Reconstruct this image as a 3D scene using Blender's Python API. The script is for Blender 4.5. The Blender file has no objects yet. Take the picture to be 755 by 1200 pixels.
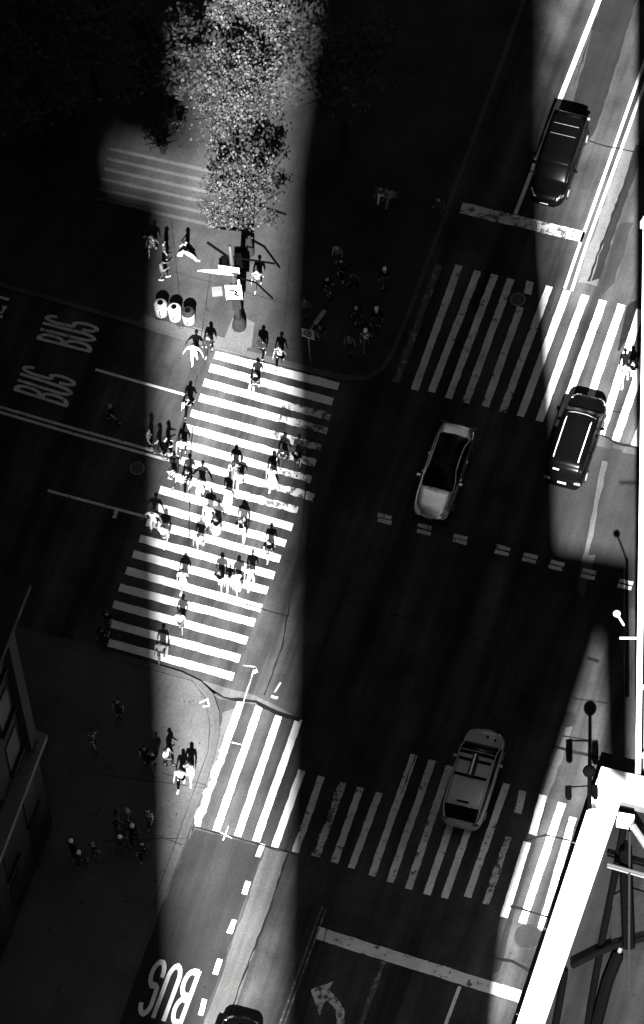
import bpy, bmesh, math, random
from mathutils import Vector, Matrix, Euler
random.seed(7)
SC = bpy.context.scene
COL = SC.collection
R = math.radians
# ------------------------------------------------------------------ camera
CAMH, TILT, ROLL, FPX = 210.0, R(29.0), R(-5.6), 6000.0
cam = bpy.data.cameras.new('camera'); camo = bpy.data.objects.new('camera', cam); COL.objects.link(camo)
CM = Matrix.Rotation(TILT, 3, 'X') @ Matrix.Rotation(ROLL, 3, 'Z')
camo.matrix_world = Matrix.Translation((0, 0, CAMH)) @ CM.to_4x4()
cam.sensor_fit = 'VERTICAL'; cam.sensor_height = 24.0; cam.lens = 24.0 * FPX / 1200.0
cam.clip_start = 1.0; cam.clip_end = 5000
SC.camera = camo
def G(px, py, z=0.0):
    """point of the place at height z seen at this spot of the photograph"""
    d = CM @ Vector(((px - 377.5) / FPX, (600 - py) / FPX, -1))
    t = (z - CAMH) / d.z
    return Vector((d.x * t, d.y * t, z))
# ------------------------------------------------------------------ light
SELEV = R(42)
Sd = (G(377, 500) - G(377, 700)); Sd.z = 0; Sd.normalize(); Sd.rotate(Matrix.Rotation(R(-1.7), 3, 'Z'))      # shadows fall this way
Ud = Vector((Sd.y, -Sd.x, 0))
SUN = 5.0; SKY = 0.09; EXPO = 2.75
w = bpy.data.worlds.new("World"); SC.world = w; w.use_nodes = True
nt = w.node_tree; bg = nt.nodes['Background']
sky = nt.nodes.new('ShaderNodeTexSky'); sky.sky_type = 'NISHITA'; sky.sun_disc = False
sky.sun_elevation = SELEV; sky.air_density = 0.4; sky.dust_density = 0.2
sky.sun_rotation = math.atan2(-Sd.x, -Sd.y)
bw = nt.nodes.new('ShaderNodeRGBToBW')
nt.links.new(sky.outputs[0], bw.inputs[0]); nt.links.new(bw.outputs[0], bg.inputs[0]); bg.inputs[1].default_value = SKY
sl = bpy.data.lights.new('sun', 'SUN'); sl.energy = SUN; sl.angle = R(0.5); sl.color = (1, 0.995, 0.985)
so = bpy.data.objects.new('sun', sl); COL.objects.link(so)
ldir = Vector((Sd.x * math.cos(SELEV), Sd.y * math.cos(SELEV), -math.sin(SELEV)))
so.rotation_euler = ldir.to_track_quat('-Z', 'Y').to_euler()
so.location = (0, -50, 300)
vs = SC.view_settings; vs.view_transform = 'Standard'; vs.look = 'None'; vs.gamma = 1; vs.exposure = EXPO; vs.use_curve_mapping = False

# ------------------------------------------------------------------ materials
def mat(name, v, rough=0.8, spec=0.3, var=0.0, scale=3.0, metal=0.0, coat=0.0):
    m = bpy.data.materials.new(name); m.use_nodes = True
    n = m.node_tree.nodes; b = n['Principled BSDF']; L = m.node_tree.links
    b.inputs['Base Color'].default_value = (v, v, v, 1)
    b.inputs['Roughness'].default_value = rough; b.inputs['Specular IOR Level'].default_value = spec
    b.inputs['Metallic'].default_value = metal; b.inputs['Coat Weight'].default_value = coat
    if var > 0:
        tc = n.new('ShaderNodeTexCoord'); no = n.new('ShaderNodeTexNoise'); no.inputs['Scale'].default_value = scale
        no.inputs['Detail'].default_value = 6; no.inputs['Roughness'].default_value = 0.6
        mr = n.new('ShaderNodeMapRange'); mr.inputs[1].default_value = 0.3; mr.inputs[2].default_value = 0.7
        mr.inputs[3].default_value = v * (1 - var); mr.inputs[4].default_value = v * (1 + var)
        L.new(tc.outputs['Object'], no.inputs[0]); L.new(no.outputs[0], mr.inputs[0]); L.new(mr.outputs[0], b.inputs['Base Color'])
    return m
ANG_A = math.atan2((G(323, 840) - G(273, 980)).y, (G(323, 840) - G(273, 980)).x)   # direction of the avenue
def math_node(n, L, op, a, b=None):
    x = n.new('ShaderNodeMath'); x.operation = op
    for i, s in enumerate((a, b)):
        if s is None: continue
        if isinstance(s, (int, float)): x.inputs[i].default_value = s
        else: L.new(s, x.inputs[i])
    return x.outputs[0]
def asphalt(name, v, streak=0.5, blot=0.45):
    m = bpy.data.materials.new(name); m.use_nodes = True
    n = m.node_tree.nodes; b = n['Principled BSDF']; L = m.node_tree.links
    geo = n.new('ShaderNodeNewGeometry')
    mp = n.new('ShaderNodeMapping'); mp.vector_type = 'POINT'; mp.inputs['Rotation'].default_value = (0, 0, -ANG_A)
    L.new(geo.outputs['Position'], mp.inputs[0])
    mp2 = n.new('ShaderNodeMapping'); mp2.inputs['Scale'].default_value = (0.05, 0.75, 1)
    L.new(mp.outputs[0], mp2.inputs[0])
    def noise(src, sc, det=5, lo=.3, hi=.7, a=0, c=1, ro=.6):
        no = n.new('ShaderNodeTexNoise'); no.inputs['Scale'].default_value = sc; no.inputs['Detail'].default_value = det
        no.inputs['Roughness'].default_value = ro
        L.new(src, no.inputs[0])
        mr = n.new('ShaderNodeMapRange'); mr.inputs[1].default_value = lo; mr.inputs[2].default_value = hi
        mr.inputs[3].default_value = a; mr.inputs[4].default_value = c
        L.new(no.outputs[0], mr.inputs[0]); return mr.outputs[0]
    st = noise(mp2.outputs[0], 1.0, 3, .35, .65, 1 - streak, 1 + streak)  # streaks along the avenue: tyre wear and streaky reflected light in one
    bl = noise(mp.outputs[0], 0.35, 7, .3, .7, 1 - blot, 1 + blot)
    fi = noise(mp.outputs[0], 9, 4, .3, .7, .82, 1.18)
    gr = noise(mp.outputs[0], 60, 2, .3, .7, .8, 1.2)
    sp = noise(mp.outputs[0], 2.3, 3, .68, .75, 1, .45, .5)
    x = math_node(n, L, 'MULTIPLY', st, bl); x = math_node(n, L, 'MULTIPLY', x, fi)
    x = math_node(n, L, 'MULTIPLY', x, gr); x = math_node(n, L, 'MULTIPLY', x, sp); x = math_node(n, L, 'MULTIPLY', x, v)
    L.new(x, b.inputs['Base Color'])
    b.inputs['Roughness'].default_value = 0.85; b.inputs['Specular IOR Level'].default_value = 0.15
    bp = n.new('ShaderNodeBump'); bp.inputs['Strength'].default_value = 0.25; bp.inputs['Distance'].default_value = 0.01
    L.new(gr, bp.inputs['Height']); L.new(bp.outputs[0], b.inputs['Normal'])
    return m
def paint_mat(name, v, wear=0.62, under=0.035):
    m = bpy.data.materials.new(name); m.use_nodes = True
    n = m.node_tree.nodes; b = n['Principled BSDF']; L = m.node_tree.links
    geo = n.new('ShaderNodeNewGeometry')
    def noise(sc, det, lo, hi, a, c, ro=.65):
        no = n.new('ShaderNodeTexNoise'); no.inputs['Scale'].default_value = sc; no.inputs['Detail'].default_value = det
        no.inputs['Roughness'].default_value = ro; L.new(geo.outputs['Position'], no.inputs[0])
        mr = n.new('ShaderNodeMapRange'); mr.inputs[1].default_value = lo; mr.inputs[2].default_value = hi
        mr.inputs[3].default_value = a; mr.inputs[4].default_value = c
        L.new(no.outputs[0], mr.inputs[0]); return mr.outputs[0]
    dirt = noise(.7, 8, .3, .75, v, v * .5)
    k = noise(2.6, 9, wear, wear + .05, 0, 1, .75)
    mx = n.new('ShaderNodeMix'); mx.data_type = 'FLOAT'
    L.new(k, mx.inputs[0]); L.new(dirt, mx.inputs[2]); mx.inputs[3].default_value = under * 2
    L.new(mx.outputs[0], b.inputs['Base Color'])
    b.inputs['Roughness'].default_value = 0.7; b.inputs['Specular IOR Level'].default_value = 0.25
    return m
M = {}
M['deck'] = asphalt('roof_deck', 0.006, .8, .4)
M['painted_shade'] = asphalt('painted_shade', 0.009, .4, .4)  # dark colour standing in for shade streaks on the right road
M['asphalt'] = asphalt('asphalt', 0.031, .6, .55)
M['dark_asphalt'] = asphalt('dark_asphalt', 0.018, .3, .3)  # also the colour of the painted dark streaks on the right road
M['light_asphalt'] = asphalt('light_asphalt', 0.07, .35, .35)  # also the colour of the painted bright streaks on the right road
M['sidewalk'] = asphalt('sidewalk_concrete', 0.07, .08, .25)
M['plaza'] = asphalt('plaza_concrete', 0.03, .1, .45)
M['kerb'] = asphalt('kerb_stone', 0.06, .1, .3)
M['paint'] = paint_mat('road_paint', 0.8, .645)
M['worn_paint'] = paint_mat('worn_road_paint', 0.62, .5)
M['faded_paint'] = paint_mat('faded_road_paint', 0.72, .56)
M['very_worn'] = paint_mat('very_worn_paint', 0.3, .42)
M['tar'] = mat('tar', 0.006, .6, .2, .4, 4)
M['iron'] = mat('cast_iron', 0.02, .6, .4, .4, 12)
M['black'] = mat('black', 0.002, .9, .0)
M['charcoal'] = mat('charcoal', 0.012, .8, .2, .3, 5)
M['grey'] = mat('grey', 0.12, .8, .3, .25, 6)
M['midgrey'] = mat('mid_grey', 0.3, .8, .3, .2, 6)
M['light'] = mat('light', 0.55, .8, .3, .15, 6)
M['white'] = mat('white', 0.82, .7, .3, .06, 5)
M['skin_a'] = mat('skin_tan', 0.34, .6, .3, .05); M['skin_b'] = mat('skin_pale', 0.48, .6, .3, .05); M['skin_c'] = mat('skin_brown', 0.14, .6, .3, .05)
M['hair_dark'] = mat('hair_dark', 0.008, .7, .2); M['hair_grey'] = mat('hair_grey', 0.3, .7, .2, .2, 20)
def pattern(name, a, c, sc):
    m = bpy.data.materials.new(name); m.use_nodes = True
    n = m.node_tree.nodes; b = n['Principled BSDF']; L = m.node_tree.links
    tc = n.new('ShaderNodeTexCoord'); vo = n.new('ShaderNodeTexVoronoi'); vo.inputs['Scale'].default_value = sc
    L.new(tc.outputs['Object'], vo.inputs[0])
    mr = n.new('ShaderNodeMapRange'); mr.inputs[1].default_value = .35; mr.inputs[2].default_value = .5; mr.inputs[3].default_value = a; mr.inputs[4].default_value = c
    L.new(vo.outputs[0], mr.inputs[0]); L.new(mr.outputs[0], b.inputs['Base Color']); b.inputs['Roughness'].default_value = .8
    return m
M['c_light'] = mat('pale_cloth', .2, .85, .2, .75, 13)
M['c_mid'] = mat('mid_cloth', .07, .85, .2, .6, 11)
M['c_grey'] = mat('grey_cloth', .04, .85, .2, .5, 9)
M['c_denim'] = mat('denim', .025, .85, .2, .5, 15)
M['print'] = pattern('print', .8, .03, 9)
M['paint_black'] = mat('black_car_paint', 0.0015, .25, .1)
M['paint_white'] = mat('white_car_paint', 0.95, .3, .5, .04, 1.5, metal=1.0)
M['paint_cab'] = mat('cab_paint', 0.36, .4, .4, .1, 1.5, coat=.2)
M['glass'] = mat('dark_glass', 0.002, .2, .08)
M['chrome'] = mat('chrome', 0.7, .2, .5, metal=1)
M['lamp_glass'] = mat('headlight_glass', 0.7, .15, .6)
M['tyre'] = mat('tyre', 0.01, .9, .1)
M['metal'] = mat('dark_metal', 0.03, .5, .4, .3, 10)
M['facade_white'] = mat('white_facade', 0.8, .6, .3, .03, 1)
M['coping'] = mat('white_coping', 0.8, .6, .3, .04, 1.2)
M['facade_grey'] = mat('grey_panel', 0.09, .5, .3, .25, 2)
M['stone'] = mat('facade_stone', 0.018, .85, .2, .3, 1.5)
M['tower'] = mat('shade_tower_cladding', 0.012, .8, .1, .1, .3)
M['window'] = mat('tower_window', 0.006, .6, .2)
M['bark'] = mat('bark', 0.015, .9, .1, .3, 8)
def leafmat(name, lo, hi):
    m = bpy.data.materials.new(name); m.use_nodes = True
    n = m.node_tree.nodes; b = n['Principled BSDF']; L = m.node_tree.links
    g = n.new('ShaderNodeNewGeometry'); mr = n.new('ShaderNodeMapRange'); mr.inputs[3].default_value = lo; mr.inputs[4].default_value = hi
    L.new(g.outputs['Random Per Island'], mr.inputs[0]); L.new(mr.outputs[0], b.inputs['Base Color'])
    b.inputs['Roughness'].default_value = .6; b.inputs['Specular IOR Level'].default_value = .3
    return m
M['leaf'] = leafmat('leaf', .008, .06); M['leaf_shaded'] = leafmat('leaf_shaded', .008, .04)  # second one is a darker leaf copy for the trees in shade

# ------------------------------------------------------------------ helpers
class MB:
    def __init__(s): s.v = []; s.f = []; s.mi = []
    def add(s, vs, fs, mi=0):
        o = len(s.v); s.v += [tuple(v) for v in vs]
        for f in fs: s.f.append([i + o for i in f]); s.mi.append(mi)
    def box(s, c, d, mi=0, rz=0, rx=0):
        m = Matrix.Rotation(rz, 3, 'Z') @ Matrix.Rotation(rx, 3, 'X'); c = Vector(c)
        vs = [c + m @ Vector((x * d[0] / 2, y * d[1] / 2, z * d[2] / 2)) for z in (-1, 1) for x, y in ((-1, -1), (1, -1), (1, 1), (-1, 1))]
        s.add(vs, [(3, 2, 1, 0), (4, 5, 6, 7), (0, 1, 5, 4), (1, 2, 6, 5), (2, 3, 7, 6), (3, 0, 4, 7)], mi); return s
    def prism(s, poly, z0, z1, mi=0):
        poly = [Vector((p[0], p[1])) for p in poly]
        a = sum(poly[i].x * poly[(i + 1) % len(poly)].y - poly[(i + 1) % len(poly)].x * poly[i].y for i in range(len(poly)))
        if a < 0: poly.reverse()
        k = len(poly)
        vs = [(p.x, p.y, z0) for p in poly] + [(p.x, p.y, z1) for p in poly]
        s.add(vs, [list(range(k - 1, -1, -1)), list(range(k, 2 * k))] + [(i, (i + 1) % k, k + (i + 1) % k, k + i) for i in range(k)], mi); return s
    def sheet(s, poly, z, mi=0):
        poly = [Vector((p[0], p[1])) for p in poly]
        a = sum(poly[i].x * poly[(i + 1) % len(poly)].y - poly[(i + 1) % len(poly)].x * poly[i].y for i in range(len(poly)))
        if a < 0: poly.reverse()
        s.add([(p.x, p.y, z) for p in poly], [list(range(len(poly)))], mi); return s
    def tube(s, pts, r, n=8, mi=0):
        pts = [Vector(p) for p in pts]; rs = r if isinstance(r, (list, tuple)) else [r] * len(pts)
        vs = []
        for i, p in enumerate(pts):
            t = (pts[min(i + 1, len(pts) - 1)] - pts[max(i - 1, 0)]).normalized()
            a = t.orthogonal().normalized() if abs(t.z) > .9 else t.cross(Vector((0, 0, 1))).normalized()
            b = t.cross(a)
            vs += [p + (a * math.cos(k * 2 * math.pi / n) + b * math.sin(k * 2 * math.pi / n)) * rs[i] for k in range(n)]
        fs = [(i * n + k, i * n + (k + 1) % n, (i + 1) * n + (k + 1) % n, (i + 1) * n + k) for i in range(len(pts) - 1) for k in range(n)]
        fs += [list(range(n - 1, -1, -1)), [(len(pts) - 1) * n + k for k in range(n)]]
        s.add(vs, fs, mi); return s
    def lathe(s, prof, c=(0, 0, 0), n=20, mi=0, sx=1, sy=1):
        vs = [(c[0] + r * sx * math.cos(k * 2 * math.pi / n), c[1] + r * sy * math.sin(k * 2 * math.pi / n), c[2] + z) for r, z in prof for k in range(n)]
        fs = [(i * n + k, i * n + (k + 1) % n, (i + 1) * n + (k + 1) % n, (i + 1) * n + k) for i in range(len(prof) - 1) for k in range(n)]
        fs += [list(range(n - 1, -1, -1)), [(len(prof) - 1) * n + k for k in range(n)]]
        s.add(vs, fs, mi); return s
    def ball(s, c, r, n=10, mi=0):
        rx, ry, rz = r if isinstance(r, (tuple, list)) else (r, r, r); h = n // 2 + 2
        prof = [(max(.03, math.sin(math.pi * i / h)), -math.cos(math.pi * i / h) * rz) for i in range(h + 1)]
        return s.lathe(prof, c, n, mi, rx, ry)
    def loft(s, rings, mi=0, cap=True):
        n = len(rings[0]); vs = [p for r in rings for p in r]
        fs = [(i * n + k, i * n + (k + 1) % n, (i + 1) * n + (k + 1) % n, (i + 1) * n + k) for i in range(len(rings) - 1) for k in range(n)]
        if cap: fs += [list(range(n - 1, -1, -1)), [(len(rings) - 1) * n + k for k in range(n)]]
        s.add(vs, fs, mi); return s
    def mesh(s, name, mats, smooth=False):
        me = bpy.data.meshes.new(name); me.from_pydata(s.v, [], s.f)
        for m in (mats if isinstance(mats, (list, tuple)) else [mats]): me.materials.append(m)
        for p, i in zip(me.polygons, s.mi): p.material_index = i; p.use_smooth = smooth
        bm = bmesh.new(); bm.from_mesh(me); bmesh.ops.recalc_face_normals(bm, faces=bm.faces); bm.to_mesh(me); bm.free()
        return me
    def build(s, name, mats, parent=None, smooth=False, bevel=0, sub=0):
        o = bpy.data.objects.new(name, s.mesh(name, mats, smooth)); COL.objects.link(o); o.parent = parent
        if bevel: b = o.modifiers.new('bevel', 'BEVEL'); b.width = bevel; b.segments = 2; b.limit_method = 'ANGLE'
        if sub: b = o.modifiers.new('subd', 'SUBSURF'); b.levels = sub; b.render_levels = sub
        return o
def tag(o, label=None, cat=None, group=None, kind=None):
    if label: o['label'] = label
    if cat: o['category'] = cat
    if group: o['group'] = group
    if kind: o['kind'] = kind
    return o
def empty(name, loc, rz=0, label=None, cat=None, group=None):
    o = bpy.data.objects.new(name, None); COL.objects.link(o); o.location = loc; o.rotation_euler = (0, 0, rz)
    o.empty_display_size = .3
    return tag(o, label, cat, group)
def P(l, z=0): return [G(x, y, z) for x, y in l]
def heading(p0, p1):
    d = G(*p1) - G(*p0); return math.atan2(-d.x, d.y)     # rotation that turns +Y along p0->p1

# ------------------------------------------------------------------ ground and pavements
g = MB(); g.sheet([(-700, -500), (700, -500), (700, 900), (-700, 900)], 0)
tag(g.build('ground', M['asphalt']), kind='structure')
def inset(poly, d):
    n = len(poly); a = sum(poly[i].x * poly[(i + 1) % n].y - poly[(i + 1) % n].x * poly[i].y for i in range(n)); sg = 1 if a > 0 else -1
    out = []
    for i in range(n):
        p0, p, p1 = poly[i - 1], poly[i], poly[(i + 1) % n]
        t0 = (p - p0).normalized(); t1 = (p1 - p).normalized()
        n0 = Vector((-t0.y, t0.x, 0)) * sg; n1 = Vector((-t1.y, t1.x, 0)) * sg
        b = (n0 + n1).normalized(); out.append(p + b * (d / max(.5, b.dot(n0))))
    return out
def pavement(name, pts, m):
    poly = P(pts)
    ip = inset(poly, .24)
    k = MB(); k.prism(poly, -.3, .135); tag(k.build('kerb', M['kerb']), kind='structure')
    s = MB(); s.prism(ip, -.3, .141); tag(s.build(name, m), kind='structure')
pavement('sidewalk', [(-900, 471), (0, 728), (180, 779), (213, 789), (236, 800), (250, 814), (257, 835), (258, 860), (252, 887), (243, 915), (219, 984), (189, 1062), (136, 1210), (20, 1530), (-900, 1530)], M['sidewalk'])
pavement('plaza', [(-900, 82), (0, 337), (150, 380), (250, 408), (330, 428), (400, 446), (430, 447), (450, 436), (463, 415), (480, 375), (530, 240), (570, 132), (625, -20), (720, -280), (-900, -600)], M['plaza'])
pavement('sidewalk', [(1500, 1150), (770, 948), (735, 944), (715, 962), (700, 1000), (628, 1205), (520, 1530), (1500, 1530)], M['sidewalk'])
pavement('sidewalk', [(1500, 730), (840, 550), (808, 525), (806, 480), (970, 20), (1075, -280), (1500, -280)], M['sidewalk'])
# patches of newer and older asphalt, and light and shade painted on the right road
PZ = [.002]
def patch(name, pts, m, z=.004, jit=.06):
    poly = P(pts); out = []
    for i, p in enumerate(poly):
        q = poly[(i + 1) % len(poly)]; n = max(2, int((q - p).length / .5))
        for k in range(n):
            out.append(p.lerp(q, k / n) + Vector((random.uniform(-jit, jit), random.uniform(-jit, jit), 0)))
    PZ[0] += .00035; m_ = MB().sheet(out, z * .4 + PZ[0]); tag(m_.build(name, m), kind='structure')
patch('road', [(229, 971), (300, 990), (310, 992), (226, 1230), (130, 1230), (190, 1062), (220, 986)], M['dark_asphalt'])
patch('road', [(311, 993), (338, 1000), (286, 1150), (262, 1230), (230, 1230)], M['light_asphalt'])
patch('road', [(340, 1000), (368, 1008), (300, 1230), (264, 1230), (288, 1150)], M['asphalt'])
patch('road', [(243, 898), (256, 872), (262, 878), (252, 905), (243, 925), (234, 932)], M['dark_asphalt'], .006)
patch('road', [(722, -60), (765, -60), (700, 150), (690, 165), (672, 180), (660, 160)], M['painted_shade'], .004, .04)  # diagonal shadow streak put into the road colour
patch('road', [(648, 512), (704, 524), (757, 536), (757, 720), (700, 700), (640, 690)], M['dark_asphalt'], .0045, .04)  # darker sheet painting the fading end of the sunlit road
patch('road', [(706, 540), (716, 542), (700, 640), (684, 700), (676, 690)], M['light_asphalt'], .005, .03)  # paler strip painted as a streak of reflected light
patch('road', [(690, 520), (702, 524), (672, 610), (650, 660), (648, 640)], M['dark_asphalt'], .005, .05)  # painted dark streak of the reflected light pattern
patch('road', [(716, 524), (728, 527), (700, 650), (690, 650)], M['dark_asphalt'], .005, .05)  # painted dark streak right of the pale one
patch('road', [(636, 930), (644, 932), (600, 1080), (585, 1140), (578, 1140)], M['dark_asphalt'], .005, .04)  # dark streak painted into the sunlit wedge
patch('road', [(664, 850), (672, 852), (640, 940), (632, 938)], M['light_asphalt'], .0045, .04)  # bright streak painted into the sunlit wedge
patch('road', [(770, 60), (788, 60), (700, 335), (676, 330)], M['light_asphalt'])  # bright reflected streak along the double line, put into the colour
patch('road', [(745, 170), (756, 172), (703, 325), (692, 330)], M['painted_shade'], .006)  # thin painted shade streak beside the seam
patch('road', [(735, 360), (748, 350), (740, 390), (728, 410), (723, 410)], M['tar'], .010, .08)
patch('road', [(725, 262), (742, 262), (720, 330), (704, 345)], M['dark_asphalt'])
patch('road', [(262, 835), (282, 826), (240, 945), (228, 966), (222, 985), (244, 915)], M['light_asphalt'], .004)
patch('road', [(196, 790), (214, 792), (300, 815), (330, 830), (350, 842), (300, 826), (256, 818), (240, 804)], M['light_asphalt'], .0045, .04)

def ribbon(name, pts, wd, m, z=.008, jit=.0, ground=0):
    pl = [G(*p, ground) for p in pts]; dense = []
    for a, b in zip(pl, pl[1:]):
        n = max(1, int((b - a).length / .35))
        for k in range(n): dense.append(a.lerp(b, k / n))
    dense.append(pl[-1]); Ls, Rs = [], []
    for i, p in enumerate(dense):
        t = (dense[min(i + 1, len(dense) - 1)] - dense[max(i - 1, 0)]).normalized(); nn = Vector((-t.y, t.x, 0))
        p = p + nn * random.uniform(-jit, jit); ww = wd / 2 * (1 + (random.uniform(-.5, .5) if jit else 0))
        Ls.append(p + nn * ww); Rs.append(p - nn * ww)
    mb = MB(); n = len(dense)
    mb.add([(q.x, q.y, z + ground) for q in Ls + Rs], [(i, i + 1, n + i + 1, n + i) for i in range(n - 1)])
    return tag(mb.build(name, m), kind='structure')
for pts, wd in [([(232, 800), (262, 818), (300, 823), (325, 836), (352, 844)], .16), ([(338, 1000), (313, 1075), (283, 1150), (262, 1215)], .08),
                ([(180, 781), (212, 792), (240, 802), (253, 812)], .12), ([(238, 808), (248, 830), (252, 850)], .05),
                ([(704, 509), (722, 519), (756, 527)], .1), ([(700, 478), (728, 484)], .06), ([(690, 165), (712, 172), (745, 178)], .06),
                ([(690, 330), (700, 300), (742, 190), (765, 130)], .1), ([(230, 970), (262, 978), (305, 990), (345, 1000)], .05),
                ([(660, 862), (676, 866), (700, 868)], .05), ([(648, 875), (676, 882), (706, 888)], .12), ([(672, 818), (712, 824)], .05), ([(688, 772), (702, 775)], .14),
                ([(580, 1122), (600, 1127), (622, 1138)], .12), ([(598, 1062), (620, 1068), (650, 1078)], .1), ([(617, 985), (640, 978), (668, 985)], .08),
                ([(222, 640), (222, 560), (226, 500)], .05), ([(700, 880), (690, 930), (672, 990), (640, 1090)], .05), ([(206, 520), (232, 440)], .04),
                ([(355, 1200), (390, 1060)], .04), ([(395, 700), (450, 716), (600, 760)], .05), ([(360, 560), (352, 640), (330, 760), (310, 815)], .05), ([(260, 700), (300, 712), (338, 722)], .05), ([(560, 700), (520, 800), (470, 930)], .05), ([(620, 20), (600, 110), (570, 200)], .05), ([(700, 20), (672, 100)], .05), ([(40, 600), (120, 640), (150, 660)], .05)]:
    ribbon('road', pts, wd, M['tar'], .0165, .03)
# chalk utility marks and seams
for pts, wd in [([(286, 822), (299, 782)], .05), ([(299, 782), (285, 780)], .05), ([(299, 782), (302, 788), (297, 790), (299, 782)], .09), ([(322, 812), (329, 800)], .06), ([(318, 816), (326, 818)], .1),
                ([(262, 985), (268, 968)], .06), ([(258, 976), (272, 982)], .08), ([(272, 870), (286, 873)], .05), ([(205, 795), (216, 790), (222, 795)], .07), ([(234, 824), (243, 820), (246, 828), (238, 828)], .1)]:
    ribbon('road_marking', pts, wd, M['faded_paint'], .0185, .02, .141 if pts[0] == (234, 824) else 0)
# sidewalk joints on the lower left corner
for pts in [[(60, 752), (226, 798), (240, 818), (246, 850), (244, 880), (228, 925), (180, 1060)], [(100, 905), (243, 944 - 20)], [(190, 906), (241, 920)], [(120, 985), (221, 1012 - 30)], [(214, 990), (182, 978)]]:
    ribbon('sidewalk', pts, .03, M['charcoal'], .004, .01, .141)
for a, b in [((160, 366), (300, 406)), ((200, 250), (215, 385)), ((250, 300), (235, 400)), ((140, 300), (420, 380)), ((340, 300), (330, 425)), ((290, 395), (400, 425))]:
    ribbon('plaza', [a, b], .035, M['charcoal'], .004, .01, .141)
ribbon('plaza', [(165, 374), (250, 398), (290, 409)], .55, M['sidewalk'], .003, .04, .141)  # sunlit length of the kerb, painted as a paler strip
patch_p = MB().sheet(P([(263, 396), (273, 372), (282, 370), (298, 378), (295, 408), (262, 400)], .15), .149); tag(patch_p.build('plaza', M['sidewalk']), kind='structure')
for i in range(110):      # chewing gum and stains on the corner pavement
    x, y = random.uniform(100, 238), random.uniform(800, 1000) if random.random() < .6 else random.uniform(810, 880)
    c = G(x, y, .14); r = random.uniform(.012, .04)
    if i == 0: spots = MB()
    spots.add([(c.x + r * math.cos(a * 1.05), c.y + r * math.sin(a * 1.05), .1445) for a in range(6)], [range(6)])
tag(spots.build('sidewalk', M['charcoal']), kind='structure')

# ------------------------------------------------------------------ painted markings
def stripe(mb, a, b, wpx, z, jit=.012, rag=0, horiz=True):
    """a, b: centre of the two ends; wpx: width across in photo pixels along x (or y)"""
    if horiz: c = [(a[0] - wpx / 2, a[1] - wpx * .13), (a[0] + wpx / 2, a[1] + wpx * .13), (b[0] + wpx / 2, b[1] + wpx * .13), (b[0] - wpx / 2, b[1] - wpx * .13)]
    else: c = [(a[0] + wpx * .16, a[1] - wpx / 2), (a[0] - wpx * .16, a[1] + wpx / 2), (b[0] - wpx * .16, b[1] + wpx / 2), (b[0] + wpx * .16, b[1] - wpx / 2)]
    q = [G(*p) for p in c]; Ld = (q[3] - q[0]).length; n = max(3, int(Ld / .12))
    d = (q[1] - q[0]).normalized()
    Ls, Rs = [], []; w1 = w2 = 0
    for i in range(n + 1):
        t = i / n; w1 = .6 * w1 + random.uniform(-1, 1) * (jit + rag); w2 = .6 * w2 + random.uniform(-1, 1) * jit
        Ls.append(q[0].lerp(q[3], t) + d * w1); Rs.append(q[1].lerp(q[2], t) + d * w2)
    mb.add([(p.x, p.y, z) for p in Ls + Rs], [(i, i + 1, n + 2 + i, n + 1 + i) for i in range(n)])
Z1 = .0125
cw = MB(); cwm = MB()
left = [((252, 416), (397, 453)), ((246, 431), (390, 471)), ((239, 448), (387, 489)), ((234, 466), (384, 505)), ((224, 484), (376, 525)), ((217, 501), (370, 543)),
        ((210, 519), (365, 562)), ((206, 538), (368, 583)), ((198, 557), (349, 598)), ((187, 574), (343, 618)), ((183, 594), (335, 637)), ((172, 612), (328.5, 655)),
        ((164, 631), (321.5, 674.5)), ((156, 649), (313.6, 692.5)), ((148, 668.5), (306.6, 713)), ((140, 688.5), (298.7, 730)), ((133, 708), (289.7, 751)), ((127, 730), (281, 772)), ((127, 753), (273.8, 793))]
for i, (a, b) in enumerate(left):
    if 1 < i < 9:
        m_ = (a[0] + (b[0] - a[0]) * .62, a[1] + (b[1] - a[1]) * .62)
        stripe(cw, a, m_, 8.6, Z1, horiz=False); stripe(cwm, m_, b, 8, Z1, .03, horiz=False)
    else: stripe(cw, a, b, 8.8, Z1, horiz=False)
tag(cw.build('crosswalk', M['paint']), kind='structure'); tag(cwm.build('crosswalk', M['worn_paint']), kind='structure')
cw = MB(); cwm = MB(); cwf = MB()
stripe(cw, (283, 821), (262, 880), 8.5, Z1); stripe(cw, (262, 880), (230, 968), 8, Z1, .03, .06)
for a, b in [((304, 828), (253.5, 974)), ((328, 836), (278.5, 980)), ((350.5, 843), (300, 986)), ((354, 903), (322, 993))]: stripe(cw, a, b, 8.3, Z1)
for a, b in [((377, 910), (346, 999)), ((422.5, 923), (392, 1011)), ((444.5, 929), (412, 1017.5))]: stripe(cwf, a, b, 8, Z1, .015)
stripe(cwm, (402, 917), (371, 1004), 8, Z1, .02, .04)
for a, b in [((485.6, 884.5), (435.6, 1026.5)), ((507, 891), (457, 1034)), ((527, 897.5), (478.6, 1042)), ((549, 904), (500.5, 1048.5)), ((570, 911), (521, 1052.5)), ((594, 918.6), (548, 1051.5)),
             ((613, 927), (607, 953)), ((672, 958), (634, 1090))]: stripe(cwf, a, b, 8.2, Z1, .012)
stripe(cwm, (596, 981), (569.5, 1059.6), 7.5, Z1, .02)
for a, b in [((636.5, 932), (624, 978)), ((618, 987), (590.6, 1075)), ((659, 941), (612, 1082))]: stripe(cw, a, b, 9, Z1, .012)
for mb, k in ((cw, 'paint'), (cwm, 'worn_paint'), (cwf, 'faded_paint')): tag(mb.build('crosswalk', M[k]), kind='structure')
cw = MB(); cwm = MB(); cwf = MB()
stripe(cwm, (515, 311), (464, 448), 7.5, Z1, .03, .02)
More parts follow.
